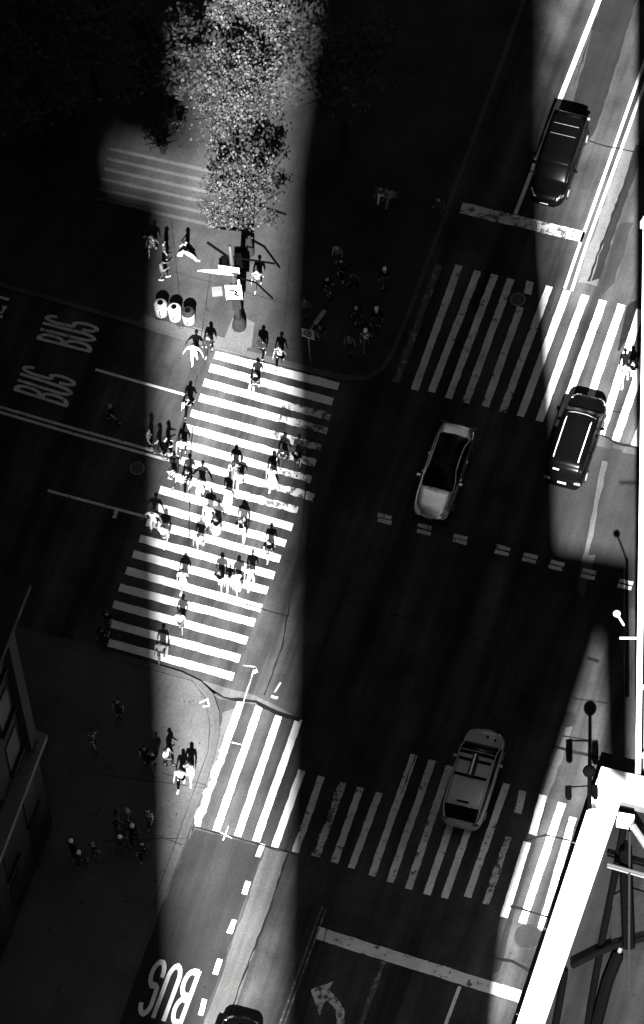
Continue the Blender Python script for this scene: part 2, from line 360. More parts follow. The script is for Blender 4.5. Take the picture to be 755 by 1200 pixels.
for a, b in [((538, 311), (486, 457)), ((560, 317.5), (505.5, 459.5)), ((580, 322), (525.5, 467)), ((599, 327), (546, 472)), ((621.5, 330), (618.5, 344.7)), ((610, 360), (569, 476.5)), ((644, 335.5), (589, 483))]: stripe(cwf, a, b, 8.2, Z1, .012)
for a, b in [((665, 340.5), (610, 488)), ((686, 346), (632, 493.6)), ((707, 352), (654, 500)), ((728.7, 357), (679, 504)), ((751, 363), (704, 509.5)), ((772, 368), (721.6, 516.5)), ((794, 374), (744, 523))]: stripe(cw, a, b, 8.8, Z1)
for mb, k in ((cw, 'paint'), (cwm, 'very_worn'), (cwf, 'faded_paint')): tag(mb.build('crosswalk', M[k]), kind='structure')
def line(pts, wd, m='paint', z=.0125, jit=.0): ribbon('road_marking', pts, wd, M[m], z, jit)
line([(112, 433), (150, 444), (218, 463)], .13, 'paint'); line([(0, 477), (100, 506), (211, 537)], .14, 'faded_paint'); line([(-200, 427), (0, 483), (100, 512.5), (203, 541)], .14, 'faded_paint'); line([(-200, 421), (0, 477)], .14, 'faded_paint')
line([(56, 575), (172, 606)], .13, 'faded_paint'); line([(137, 597), (134, 607)], .18, 'faded_paint')
line([(715, -40), (702, 0), (640, 158)], .24, 'paint'); line([(640, 158), (604, 251)], .18, 'faded_paint')
line([(774, 20), (676, 297), (662, 338)], .14); line([(784, 20), (684, 297), (670, 341)], .14)
s_ = MB(); stripe(s_, (540.5, 243.5), (684.5, 278), 12.5, Z1, .015, horiz=False); tag(s_.build('road_marking', M['worn_paint']), kind='structure')
s_ = MB(); stripe(s_, (371, 1093), (609.5, 1168), 14, Z1, .015, horiz=False); tag(s_.build('road_marking', M['faded_paint']), kind='structure')
line([(450, 1127), (418, 1215)], .19, 'very_worn', jit=.02); line([(539, 1156), (517, 1215)], .16, 'faded_paint')
line([(378, 1062), (326, 1206)], .1, 'very_worn'); line([(382, 1066), (331, 1206)], .07, 'very_worn')
for a, b in [((308, 989), (302, 1004)), ((291, 1033), (286, 1048)), ((275, 1078), (269, 1094)), ((258, 1124), (252, 1142)), ((240, 1171), (235, 1190)), ((223, 1216), (219, 1230))]:
    s_ = MB(); stripe(s_, a, b, 6, Z1); tag(s_.build('road_marking', M['paint']), kind='structure')
for x, y, x2, y2 in [(451, 605, 451, 611), (497.5, 617, 497, 624), (540, 629.5, 539, 635), (590, 642, 588, 648), (622, 651.6, 620, 657), (653.5, 660, 651, 665.5), (691, 670, 689, 676), (734, 682, 732, 688)]:
    for a, b in ((x, y), (x2, y2)):
        s_ = MB(); stripe(s_, (a - 8, b - 2), (a + 8, b + 2), 4.2, Z1, horiz=False); tag(s_.build('road_marking', M['faded_paint']), kind='structure')
# lettering: strokes in a unit square, mapped onto the road (o = foot of first letter, r = end of base line, u = top)
def arc(cx, cy, rx, ry, a0, a1, n=8): return [(cx + rx * math.cos(R(a0 + (a1 - a0) * i / n)), cy + ry * math.sin(R(a0 + (a1 - a0) * i / n))) for i in range(n + 1)]
LET = {'B': [[(.12, 0), (.12, 1)], [(.12, .96)] + arc(.45, .75, .38, .21, 90, -90) + [(.12, .54)], [(.12, .48)] + arc(.45, .26, .42, .22, 90, -90) + [(.12, .04)]],
       'U': [[(.12, 1)] + arc(.5, .25, .38, .22, 180, 360, 10) + [(.88, 1)]],
       'S': [arc(.5, .76, .36, .21, 10, 180) + arc(.5, .5, .36, .05, 180, 270, 3)[1:] + arc(.5, .25, .38, .22, 80, -190, 12)],
       'O': [arc(.5, .5, .38, .46, 0, 360, 16)], 'N': [[(.12, 0), (.12, 1)], [(.12, 1), (.88, 0)], [(.88, 0), (.88, 1)]],
       'L': [[(.12, 1), (.12, .03), (.9, .03)]], 'Y': [[(.1, 1), (.5, .5), (.9, 1)], [(.5, .5), (.5, 0)]]}
def word(txt, o, r, u, m, sw=.14):
    O, Rr, Uu = G(*o), G(*r), G(*u); bx = (Rr - O) / len(txt); up = Uu - O; mb = MB(); zz = Z1
    for i, ch in enumerate(txt):
        for st in LET[ch]:
            pl = [O + bx * (i + .06 + x * .86) + up * y for x, y in st]; zz += .0004; n = len(pl); A, B = [], []
            for k, p in enumerate(pl):
                t = (pl[min(k + 1, n - 1)] - pl[max(k - 1, 0)]).normalized(); nn = Vector((-t.y, t.x, 0))
                t2 = abs(t.dot(up.normalized())); ww = sw * (.5 + .45 * (1 - t2)); A.append(p + nn * ww); B.append(p - nn * ww)
            mb.add([(q.x, q.y, zz) for q in A + B], [(k, k + 1, n + k + 1, n + k) for k in range(n - 1)])
    tag(mb.build('road_marking', M[m]), kind='structure')
word('BUS', (106, 414), (118, 382), (43, 398), 'faded_paint', .15); word('BUS', (78.5, 478), (91, 445), (16, 458), 'faded_paint', .15); word('ONLY', (-5, 394), (13, 345), (-70, 376), 'faded_paint', .14)
word('BUS', (237, 1139), (181, 1123), (213.5, 1203), 'paint', .19)
ar = MB(); c0 = [(364, 1160), (391, 1150), (385, 1160), (396, 1170), (404, 1184), (403, 1215), (394, 1215), (395, 1195), (391, 1180), (383, 1172), (379, 1176), (375, 1190)]
ar.sheet(P(c0), .0125); tag(ar.build('road_marking', M['worn_paint']), kind='structure')
# manhole covers
def manhole(x, y, r, label, m='iron', z=0.0):
    c = G(x, y); e = empty('manhole_cover', (c.x, c.y, z), 0, label, 'manhole')
    MB().lathe([(r * .9, .0), (r * .9, .016)], n=28).build('lid', M['dark_asphalt'] if m == 'iron' else M[m], e)
    rg = MB(); n = 32
    rg.add([(rr * math.cos(2 * math.pi * k / n), rr * math.sin(2 * math.pi * k / n), .018) for rr in (r * .9, r) for k in range(n)], [(k, (k + 1) % n, n + (k + 1) % n, n + k) for k in range(n)])
    rg.build('rim', M['midgrey'] if m == 'light_asphalt' else M['iron'], e)
manhole(607, 351, .36, 'round manhole cover interrupting a stripe of the upper right crosswalk', 'light_asphalt')
manhole(161, 549, .34, 'round manhole cover in the dark lane left of the crowded crosswalk', 'light_asphalt')
manhole(619, 1098, .62, 'large round cover beside the white parapet at the lower right')
manhole(665, 843, .42, 'round cover at the left edge of the sunlit wedge of road')

# ------------------------------------------------------------------ buildings in view
# low building with a broad white coping at the lower right
HC = 1.2
outer = P([(705, 898), (1010, 972), (900, 1360), (549, 1369)], HC); inner = P([(728, 938), (960, 996), (870, 1300), (604, 1300)], HC)
e = empty('parapet_building', (0, 0, 0), 0, 'low building at the lower right with a broad white coping round a sunken terrace', 'building')
wl = MB(); op = [Vector((p.x, p.y, 0)) for p in outer]; ip2 = [Vector((p.x, p.y, 0)) for p in inner]
oo = inset(op, .12); ii = inset(ip2, -.10)
def ring(mb, a, b, z0, z1, mi=0):
    n = len(a); vs = [(p.x, p.y, z) for z in (z0, z1) for p in a] + [(p.x, p.y, z) for z in (z0, z1) for p in b]
    fs = []
    for i in range(n):
        j = (i + 1) % n
        fs += [(i, j, n + j, n + i), (2 * n + j, 2 * n + i, 3 * n + i, 3 * n + j), (n + i, n + j, 3 * n + j, 3 * n + i), (j, i, 2 * n + i, 2 * n + j)]
    mb.add(vs, fs, mi)
ring(wl, oo, ii, 0, HC - .1); wl.build('wall', M['facade_grey'], e)
cp = MB(); ring(cp, op, ip2, HC - .098, HC); cp.build('coping', M['coping'], e)
fl = MB(); fl.prism(inset(ip2, -.4), .1, .25); fl.build('terrace_floor', M['deck'], e)
def hp(px, py, z): return G(px, py, z)
for i, (a, b) in enumerate([((671, 987), (705, 999)), ((638, 1088), (671, 1101)), ((605, 1188), (640, 1200)), ((705, 898), (728, 938)), ((733, 939), (760, 946))]):
    A, B = hp(*a, HC), hp(*b, HC); MB().tube([A + Vector((0, 0, .001)), B + Vector((0, 0, .001))], .012, 6).build('joint', M['grey'], e)
bars = [([(732, 965), (718, 1040), (706, 1100), (692, 1180), (684, 1240)], .35, .16), ([(670, 1132), (700, 1117), (722, 1108), (760, 1098)], .6, .16),
        ([(724, 1120), (712, 1150), (695, 1215)], .5, .28), ([(662, 1140), (648, 1220)], .5, .16), ([(733, 1000), (737, 1110)], .8, .30)]
for pts, z, r in bars:
    MB().tube([hp(x, y, z) for x, y in pts], r, 8).build('steel_beam', M['black'], e)
MB().tube([hp(712, 1013, 1.3), hp(765, 1028, 1.3)], .09, 8).build('handrail', M['metal'], e)
MB().tube([hp(712, 1016, 1.15), hp(765, 1031, 1.15)], .04, 8).build('handrail', M['grey'], e)
MB().tube([hp(738, 975, 1.2), hp(737, 1160, 1.2)], .05, 8).build('pipe', M['charcoal'], e)
MB().tube([hp(742, 968, 1.2), hp(770, 1010, 1.2)], .16, 8).build('brace', M['grey'], e)
bx_ = MB(); c = hp(733, 962, .8); bx_.box(c, (.75, .55, .5), rz=R(-17)); bx_.build('vent_box', M['white'], e, bevel=.03)
dk = MB(); dk.prism([(p.x, p.y) for p in P([(718, 1050), (736, 1040), (800, 1060), (800, 1110), (736, 1112), (716, 1112)], .4)], .26, .4); dk.build('plant_deck', M['tar'], e)
sc_ = MB(); sc_.tube([hp(727, 1112, .6), hp(712, 1150, .6), hp(697, 1210, .6)], .1, 6); sc_.build('gutter', M['grey'], e)

# white high-rise at the right edge
base = G(744.5, 914); U0 = base
def solve_h(px_y, p):
    lo, hi = 0, 120
    for _ in range(40):
        h = (lo + hi) / 2; v = CM.inverted() @ (Vector((p.x, p.y, h)) - Vector((0, 0, CAMH))); y = 600 - FPX * v.y / (-v.z)
        if y > px_y: lo = h
        else: hi = h
    return h
HT = solve_h(268, base)
rz = math.atan2(Ud.y, Ud.x)
wt = empty('white_tower', (base.x, base.y, 0), rz, 'tall white building at the right edge with grey panels and projecting ledges', 'building')
b_ = MB(); b_.prism([(.05, .3), (17.9, .3), (17.9, 8), (5.2, 8)], 0, HT); b_.build('wall', M['facade_grey'], wt)
MB().box((.12, .05, HT / 2 + .2), (.24, .5, HT + .4)).build('corner_column', M['facade_white'], wt)
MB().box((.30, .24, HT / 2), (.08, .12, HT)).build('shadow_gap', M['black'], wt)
MB().prism([(-.1, 0), (18, 0), (18, 8.3), (5.2, 8.3)], HT, HT + .5).build('parapet', M['facade_white'], wt)
ys = [332, 356, 448, 539, 623, 717, 802, 882]
for y in ys:
    h = solve_h(y, base)
    m_ = MB(); m_.box((9.1, -.12, h - .55), (17.4, .5, 1.0)); m_.prism([(.22, -.18), (.7, -.6), (17.7, -.6), (17.7, .1), (.5, .1)], h - .0, h + .12); m_.build('ledge', M['facade_white'], wt)
for a, b in zip(ys[1:], ys[2:]):
    h1 = solve_h(a, base) - 1.15; h0 = solve_h(b, base) + .2
    MB().box((.50, .22, (h0 + h1) / 2), (.22, .1, h1 - h0)).build('panel', M['midgrey'], wt)
    MB().box((4.6, .24, (h0 + h1) / 2), (7.7, .1, h1 - h0)).build('window', M['light'], wt)
p0 = solve_h(749, base); fr = MB(); fr.tube([(-.75, .05, p0), (.1, .05, p0)], .05, 8); fr.build('bracket', M['facade_white'], wt)

# dark stone building at the left edge
def slab(name, poly, z0, z1, m, par): return MB().prism([(p.x, p.y) for p in poly], z0, z1).build(name, m, par)
lb = empty('stone_building', (0, 0, 0), 0, 'dark stone building with projecting cornices at the left edge', 'building')
c0 = G(62, 968); ax = Vector((math.cos(ANG_A), math.sin(ANG_A), 0)); bxv = Vector((ax.y, -ax.x, 0)); crn = c0
def fp(off, dep=26): 
    k = crn + bxv * off + ax * off
    return [k, k - ax * dep, k - ax * dep - bxv * (16 + off), k - bxv * (16 + off)]
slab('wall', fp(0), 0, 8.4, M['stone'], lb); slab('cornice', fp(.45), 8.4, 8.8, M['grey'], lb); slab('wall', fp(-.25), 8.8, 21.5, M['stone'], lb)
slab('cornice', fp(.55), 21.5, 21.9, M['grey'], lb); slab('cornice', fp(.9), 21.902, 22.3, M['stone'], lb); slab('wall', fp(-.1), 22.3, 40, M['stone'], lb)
for k in range(9):
    for z in (1.2, 4.6, 9.8, 13.6, 17.4, 23.6, 27.4, 31.2, 35):
        q = crn + bxv * (.0 if z < 8.5 else (-.25 if z < 22 else -.1)) - ax * (1.6 + k * 2.7)
        w_ = MB(); w_.box(q + Vector((0, 0, z + 1.1)), (1.2, .12, 2.3), rz=ANG_A); fo = w_.build('window', M['window'], lb)
        MB().box(q + bxv * .06 + Vector((0, 0, z - .16)), (1.5, .3, .16), rz=ANG_A).build('sill', M['stone'], fo)
for k in range(5):
    q = crn - bxv * .0 - ax * (.3 + k * 5.4); MB().box(q + bxv * -.1 + Vector((0, 0, 15.1)), (.7, .5, 12.4), rz=ANG_A).build('pilaster', M['stone'], lb)

# ------------------------------------------------------------------ unseen towers, added and shaped so their shadows leave the sunlit bands
S0 = 38.0; TE = math.tan(SELEV)
def uz(px, py):
    p = G(px, py); s = p.dot(Sd); return (p.dot(Ud), max(0.0, (s - S0) * TE))
def tower(label, poly, depth, s0=S0):
    """poly: outline (u, z) of the added unseen tower as the sun sees it"""
    cu = sum(p[0] for p in poly) / len(poly); t = empty('unseen_shade_tower', Ud * cu + Sd * (s0 - depth), math.atan2(Ud.y, Ud.x), label, 'building')
    m = MB(); n = len(poly)
    vs = [(u - cu, 0, z) for u, z in poly] + [(u - cu, depth, z) for u, z in poly]
    m.add(vs, [list(range(n)), list(range(2 * n - 1, n - 1, -1))] + [(i, n + i, n + (i + 1) % n, (i + 1) % n) for i in range(n)]); m.build('wall', M['tower'], t)
    umin = min(p[0] for p in poly) - cu; umax = max(p[0] for p in poly if p[1] < 1) - cu if any(p[1] < 1 for p in poly) else umin + 5; zm = max(p[1] for p in poly)
    k = 0; z = 4
    while z < zm - 4 and k < 24:
        MB().box(((umin + umax) / 2, depth + .05, z), ((umax - umin) * .86, .06, 1.7)).build('window', M['window'], t); z += 4.6; k += 1
    return t
TOPV = -420; DEP = 6.0; SR = -90.0
def uzs(px, py, s0):
    p = G(px, py); return (p.dot(Ud), max(0.0, (p.dot(Sd) - s0) * TE))
DB = 1.4
def uzb(px, py): return uzs(px, py, S0 - DB)
def uu(px, py): return uz(px, py)[0]
uA = uu(201, 640); zt = uz(200, TOPV)[1]; u118 = uu(144, 200); u212 = uu(236, 120); uBl = uu(331, 640)
tower('added unseen tower shaped to shade the left of the crossing', [(-60, 0), (uA - 1.8, 0), (uA - 1.8, uz(150, 300)[1]), (u118 - 1.6, uz(150, 300)[1]), (u118 - 1.6, zt), (-60, zt)], DEP)
bp = [(uBl + 2.2, 0), (uu(560, 1400), 0), uzb(574, 1300), uzb(578, 1190), uzb(592, 1080), uzb(650, 905), uzb(703, 742), uzb(709, 890), uzb(741, 915), uz(741, 655), uz(655, 640), uz(652, 500), uz(640, 300), uz(628, 0), uz(628, TOPV), (uBl + 2.2, zt)]
tb = tower('added unseen tower with a wing shaped to shade the middle of the crossing', bp, DB)
cb = sum(p[0] for p in bp) / len(bp); ua, ub = uBl + 2.5, uu(560, 1400) - .3
MB().box(((ua + ub) / 2 - cb, -5.5, 56), (ub - ua, 10.9, 112)).build('shade_tower_core', M['tower'], tb)
def shade_rowtower(label, u0, u1, h=450, s1=-14, dep=30): return tower(label, [(u0, 0), (u1, 0), (u1, h), (u0, h)], dep, s1)
shade_rowtower('added unseen tower closing off sky behind the left shade tower', -70, u118 - 2.5)
shade_rowtower('added unseen slim tower closing off sky behind the winged shade tower', uBl + 2.4, uBl + 6.5)
tower('added unseen stepped tower whose edge softens the left shadow', [(-60, 0), (uu(214, 1400), 0), uzs(214, 1150, SR), uzs(208, 900, SR), uzs(200, 640, SR), uzs(198, 400, SR), (uu(198, 400), uzs(195, 214, SR)[1]), (u118, uzs(144, 198, SR)[1]), (u118, uzs(144, 172, SR - 8)[1]), (u212, uzs(212, 186, SR - 8)[1]), (u212, 330), (-60, 330)], 8, SR)
zq = uzs(600, 640, SR)[1]; uq = uu(652, 300)
tower('added unseen slim tower whose edge softens the middle shadow', [(uu(322, 1200), 0), uzs(322, 1200, SR), uzs(331, 700, SR), uzs(338, 420, SR), (uu(330, 200), uzs(330, 200, SR)[1]), (uu(325, 0), 330), (uBl + 7, 0), (uBl + 7, zq), (uq, zq), (uq, 330)][:5] + [(uq, 330), (uq, zq), (uBl + 7, zq), (uBl + 7, 0)], 8, SR)
shade_rowtower('added unseen tower closing off sky behind the right building line', 11, 70)

# unseen blocks added round the view to cut skylight in the shade
def block(label, x0, x1, y0, y1, h):
    t = empty('unseen_shade_block', ((x0 + x1) / 2, (y0 + y1) / 2, 0), 0, label, 'building')
    MB().box((0, 0, h / 2), (x1 - x0, y1 - y0, h)).build('wall', M['tower'], t)
    for k in range(int(h / 6)):
        MB().box((0, (y0 - y1) / 2 - .05, 3 + k * 6), ((x1 - x0) * .9, .06, 2.2)).build('window', M['window'], t)
    return t
block('added unseen block cutting skylight beyond the plaza trees', -60, 22, 166, 190, 76)
block('added unseen block cutting skylight beyond the avenue', 32, 80, 170, 190, 76)
block('added unseen block cutting skylight beyond the left end of the cross street', -70, -42, 20, 164, 420)
block('added unseen block cutting skylight beyond the right end of the cross street', 44, 70, 20, 164, 420)
# ------------------------------------------------------------------ plaza steps
st = MB()
a0, a1 = G(112, 236, .14), G(262, 270, .14)
sdir = (a1 - a0).normalized(); sn = Vector((-sdir.y, sdir.x, 0))
for k in range(6):
    o = a0 + sn * (.50 * k); q = [o, o + sdir * 6.6, o + sdir * 6.6 + sn * (12 if k == 5 else .52), o + sn * (12 if k == 5 else .52)]
    st.prism([(p.x, p.y) for p in q], .0, .14 + .15 * (k + 1))
tag(st.build('plaza_steps', M['plaza']), kind='structure')
ns = MB()
for k in range(6):
    o = a0 + sn * (.50 * k + .0); q = [o - sn * .012, o + sdir * 6.6 - sn * .012, o + sdir * 6.6 + sn * .14, o + sn * .14]
    ns.prism([(p.x, p.y) for p in q], .14 + .15 * (k + 1) - .03, .144 + .15 * (k + 1))
tag(ns.build('plaza_steps', M['kerb']), kind='structure')

# ------------------------------------------------------------------ trees
def crown_mesh(seed, r, h, n, ls):
    rnd = random.Random(seed); mb = MB(); cl = []
    for i in range(int(10 + r * 9)):
        a = rnd.uniform(0, 6.28); rr = r * math.sqrt(rnd.random()) * rnd.uniform(.65, 1.05); z = rnd.gauss(0, h * .42)
        z = max(-h, min(h, z)); sc = math.sqrt(max(.15, 1 - (z / (h * 1.15)) ** 2))
        cl.append((rr * math.cos(a) * sc, rr * math.sin(a) * sc, z, rnd.uniform(.28, .75) * (r / 2.6)))
    for i in range(n):
        c = rnd.choice(cl); s = c[3]
        p = Vector((c[0] + rnd.gauss(0, s * .6), c[1] + rnd.gauss(0, s * .6), c[2] + rnd.gauss(0, s * .45)))
        nrm = Vector((rnd.gauss(0, .7), rnd.gauss(0, .7), rnd.uniform(.3, 1.3))).normalized()
        t = nrm.orthogonal().normalized(); t.rotate(Matrix.Rotation(rnd.uniform(0, 6.28), 3, nrm)); b = nrm.cross(t)
        l = ls * rnd.uniform(.6, 1.25); w_ = l * .62; dz = Vector((0, 0, -l * .12))
        mb.add([p - t * l, p - t * l * .3 + b * w_, p + t * l * .5 + b * w_ * .8 + dz * .5, p + t * l + dz, p + t * l * .5 - b * w_ * .8 + dz * .5, p - t * l * .3 - b * w_], [range(6)])
    return mb
def tree(loc, r, h, zc, n, ls, seed, label, m='leaf', name='street_tree'):
    e = empty(name, loc, random.uniform(0, 3), label, 'tree', 'trees on the plaza')
    rnd = random.Random(seed)
    tk = MB(); tk.tube([(0, 0, 0), (.05, .02, zc * .35), (-.04, .05, zc * .7), (0, 0, zc)], [.17, .13, .11, .06], 10); tr = tk.build('trunk', M['bark'], e)
    lm = MB()
    for k in range(8):
        a = k * .85 + rnd.uniform(-.3, .3); z0 = zc * rnd.uniform(.45, .85); rr = r * rnd.uniform(.5, .9)
        lm.tube([(0, 0, z0), (rr * .45 * math.cos(a), rr * .45 * math.sin(a), z0 + h * .35), (rr * math.cos(a + .2), rr * math.sin(a + .2), z0 + h * .6)], [.06, .04, .015], 6)
    lm.build('limbs', M['bark'], e)
    c = crown_mesh(seed, r, h, n, ls).build('crown', M[m], e); c.location = (0, 0, zc)
    return e
def crown_at(px, py, zc):  # foot of a tree whose crown centre shows here
    p = G(px, py, zc); return (p.x, p.y, .14)
tree(crown_at(287, 232, 5.2), 2.1, 1.6, 5.2, 3600, .075, 1, 'sunlit tree with pale leaves directly above the signpost on the plaza')
tree(crown_at(268, 112, 6.5), 2.9, 2.0, 6.5, 5200, .08, 2, 'large half sunlit tree behind the tree over the signpost')
tree(crown_at(298, 15, 7), 2.6, 1.8, 7, 3600, .08, 3, 'tree at the top edge of the view behind the large half lit tree')
tree(crown_at(188, 148, 3.4), 1.35, 1.0, 3.4, 1400, .075, 4, 'small dim tree at the top of the plaza steps', 'leaf')
tree(crown_at(98, 18, 7), 2.5, 1.7, 7, 2000, .12, 5, 'dark tree near the top left with a few lit leaves')
tree(crown_at(38, 90, 7), 3.2, 2, 7, 2400, .13, 6, 'dark tree at the left edge beyond the plaza steps', 'leaf_shaded')
tree(crown_at(185, 60, 8), 2.7, 2, 8, 2200, .13, 7, 'dark tree between the top left tree and the large half lit tree', 'leaf_shaded')
tree(crown_at(395, 70, 8), 3.0, 2, 8, 2400, .13, 8, 'dark tree right of the large half lit tree', 'leaf_shaded')
tree(crown_at(20, -10, 8), 3.0, 2, 8, 2200, .13, 9, 'dark tree in the top left corner', 'leaf_shaded')

# ------------------------------------------------------------------ vehicles
def interp(tab, t):
    for (a, b), (c, d) in zip(tab, tab[1:]):
        if t <= c:
            f = (t - a) / (c - a) if c > a else 0; f = f * f * (3 - 2 * f) if False else f
            return b + (d - b) * f
    return tab[-1][1]
def car(foot_front, foot_rear, L, W, H, kind, paint, label, cat, group=None, name='parked_car'):
    """front and rear bumper centres on the ground; local +Y is forward"""
    f, r = G(*foot_front), G(*foot_rear); c = (f + r) / 2; rz_ = math.atan2(-(f - r).x, (f - r).y)
    e = empty(name, (c.x, c.y, 0), rz_, label, cat, group)
    # s: 0 rear .. 1 front
    sed = kind == 'sedan'
    hw = [(0, .70), (.02, .82), (.06, .92), (.14, .975), (.5, 1), (.8, .985), (.9, .93), (.955, .83), (.985, .68), (1, .5)]
    if sed: belt = [(0, .80), (.03, .93), (.15, 1.0), (.3, 1.0), (.5, .96), (.68, .93), (.8, .86), (.93, .74), (1, .58)]
    else: belt = [(0, .85), (.03, 1.02), (.15, 1.08), (.5, 1.06), (.7, 1.05), (.8, 1.02), (.93, .92), (.98, .8), (1, .62)]
    rings = []; NS = 30
    for i in range(NS + 1):
        t = i / NS; t = t * t * (3 - 2 * t) * .35 + t * .65
        h_ = interp(hw, t) * W / 2; zb = interp(belt, t); y = (t - .5) * L; lo = .24 + .05 * (t > .96 or t < .03)
        half = [(0, zb + .035), (.55, zb + .028), (.85, zb), (.955, zb - .07), (1, zb - .24), (1.0, .5), (.975, .33), (.9, lo), (0, lo - .02)]
        ring_ = [(-x * h_, y, z) for x, z in half] + [(x * h_, y, z) for x, z in half[-2:0:-1]]
        rings.append(ring_)
    b = MB().loft(rings); bo = b.build('body', paint, e, True)
    # greenhouse
    if sed: gs = [(.12, .99, .62), (.17, 1.08, .70), (.26, H - .13, .72), (.36, H - .02, .71), (.46, H, .71), (.55, H - .03, .72), (.63, H - .2, .76), (.70, 1.03, .80), (.725, .94, .80)]
    else: gs = [(.015, 1.04, .80), (.04, H - .32, .84), (.085, H - .06, .85), (.2, H - .01, .86), (.45, H, .86), (.64, H - .03, .86), (.70, H - .16, .86), (.79, 1.14, .86), (.81, 1.05, .86)]
    gr = []
    for t, z, wr in gs:
        y = (t - .5) * L; wb = interp(hw, t) * W / 2 * (.9 if sed else .955); wt_ = W / 2 * wr if z > 1.25 else W / 2 * (wr + (.86 - wr) * .6); wt_ = min(wt_, wb * .985)
        z0 = interp(belt, t) - .02; z = max(z, z0 + .02)
        gr.append([(-wb, y, z0), (-wt_, y, z - .05), (-wt_ * .8, y, z), (0, y, z + .02), (wt_ * .8, y, z), (wt_, y, z - .05), (wb, y, z0)])
    MB().loft(gr).build('windows', M['glass'], e, True)
    def roofpanel(t0, t1, fr=.9, nm='roof', m=paint, up=.012):
        rr = []
        for k in range(9):
            t = t0 + (t1 - t0) * k / 8; z = interp([(a, b_) for a, b_, _ in gs], t); wt_ = W / 2 * interp([(a, c_) for a, _, c_ in gs], t); y = (t - .5) * L
            rr.append([(-wt_ * 1.02, y, z - .055 + up), (-wt_ * .8, y, z + up), (0, y, z + .02 + up), (wt_ * .8, y, z + up), (wt_ * 1.02, y, z - .055 + up), (0, y, z - .1)])
        MB().loft(rr).build(nm, m, e, True)
    for sx in (-1, 1):       # pillars / cant rails sweeping from bonnet to boot
        pts = []
        for t, z, wr in gs:
            y = (t - .5) * L; wb = interp(hw, t) * W / 2 * (.9 if sed else .955); wt_ = W / 2 * wr if z > 1.25 else W / 2 * (wr + (.86 - wr) * .6); wt_ = min(wt_, wb * .985)
            pts.append((sx * wt_, y, max(z - .04, interp(belt, t))))
        MB().tube(pts, .035 if sed else .03, 6).build('roof_pillar', paint, e, True)
    if not sed:
        roofpanel(.085, .66)
    # wheels
    for sx in (-1, 1):
        for t in (.17, .81):
            y = (t - .5) * L; x = sx * (W / 2 - .12)
            wh = MB().tube([(x - .11, y, .33), (x + .11, y, .33)], .33, 20).build('wheel', M['tyre'], e, True)
            MB().tube([(x + sx * .10, y, .33), (x + sx * .125, y, .33)], .2, 14).build('rim', M['midgrey'], wh)
        # mirrors
        MB().box((sx * (W / 2 + .09), (.64 - .5) * L, 1.02), (.2, .13, .13)).build('mirror', paint, e, bevel=.03)
        # headlights: wedges wrapped round the nose
        hl = MB(); rr = []
        for k in range(6):
            t = .905 + k * .0145; hh = interp(hw, t) * W / 2; zb = interp(belt, t); y = (t - .5) * L; xi = hh * (.99 - .08 * k / 5)
            rr.append([(sx * xi, y, zb - .16), (sx * (xi + .012), y + .01, zb - .11), (sx * xi * .93, y + .015, zb - .005), (sx * xi * (.88 - .055 * k), y + .02, zb + .012), (sx * xi * .8, y, zb - .12)])
        hl.loft(rr).build('headlight', M['lamp_glass'] if sed else M['chrome'], e, True)
        tl = MB().box((sx * W * .37, -L / 2 + .05, .85), (.32, .12, .12)); tl.build('tail_light', M['grey'], e, bevel=.03)
        for dz in (.55, .35):
            MB().box((sx * (W / 2 + .005), (dz - .5 + .02) * L, .86), (.03, .14, .03)).build('door_handle', M['chrome'] if not sed else paint, e)
    MB().box((0, L / 2 - .02, .42), (W * .55, .1, .18)).build('grille', M['black'], e, bevel=.03)
    MB().box((0, L / 2 + .05, .52), (.42, .025, .13), rx=R(-25)).build('number_plate', M['light'], e)
    MB().box((0, -L / 2 - .01, .74), (.42, .04, .13)).build('number_plate', M['light'], e)
    for sx in (-.35, .35):
        MB().tube([(sx * W * .3 - .25, .225 * L + .02, 1.02 if sed else 1.13), (sx * W * .3 + .32, .225 * L + .08, 1.0 if sed else 1.11)], .012, 5).build('wiper', M['black'], e)
    e['_'] = 0; del e['_']
    return e, roofpanel, gs
c1, rp, gs = car((500, 622), (542, 499), 5.0, 1.86, 1.44, 'sedan', M['paint_white'], 'white saloon car with a black glass roof in the dark middle of the crossing', 'car')
MB().tube([(-.72, 1.18, 1.03), (0, 1.26, 1.04), (.72, 1.18, 1.03)], .02, 6).build('bonnet_seam', M['grey'], c1)
c2, rp, gs = car((634, 256), (676, 134), 5.05, 1.9, 1.62, 'suv', M['paint_black'], 'black car facing down the page in front of the upper stop line', 'car')
for y in (-1.35, -.75):
    MB().tube([(-.62, y, 1.66), (.62, y, 1.66)], .014, 6).build('roof_bar', M['grey'], c2)
MB().box((.1, .98, 1.40), (.85, .5, .02), rx=R(-31)).build('sunroof_glass', M['charcoal'], c2)
MB().tube([(-.35, 1.28, 1.15), (.5, 1.3, 1.15)], .02, 6).build('windscreen_trim', M['light'], c2)
c3, rp, gs = car((695, 465), (656, 582), 4.9, 1.95, 1.72, 'suv', M['paint_black'], 'black van with two pale roof rails driving over the right crosswalk', 'van')
for sx in (-1, 1):
    MB().tube([(sx * .6, -1.75, 1.72), (sx * .6, -1.6, 1.80), (sx * .6, .35, 1.80), (sx * .6, .5, 1.72)], .025, 6).build('roof_rail', M['white'], c3)
MB().tube([(-.72, .78, 1.62), (-.3, .9, 1.6), (.3, .9, 1.6), (.75, .78, 1.62)], .022, 6).build('windscreen_trim', M['midgrey'], c3)
MB().box((-.35, -2.2, 1.45), (.3, .08, .08)).build('rear_lamp', M['white'], c3)
c4, rp, gs = car((573, 862), (539, 975), 4.9, 1.95, 1.82, 'suv', M['paint_cab'], 'grey taxi van with a roof sign standing on the lower crosswalk', 'taxi')
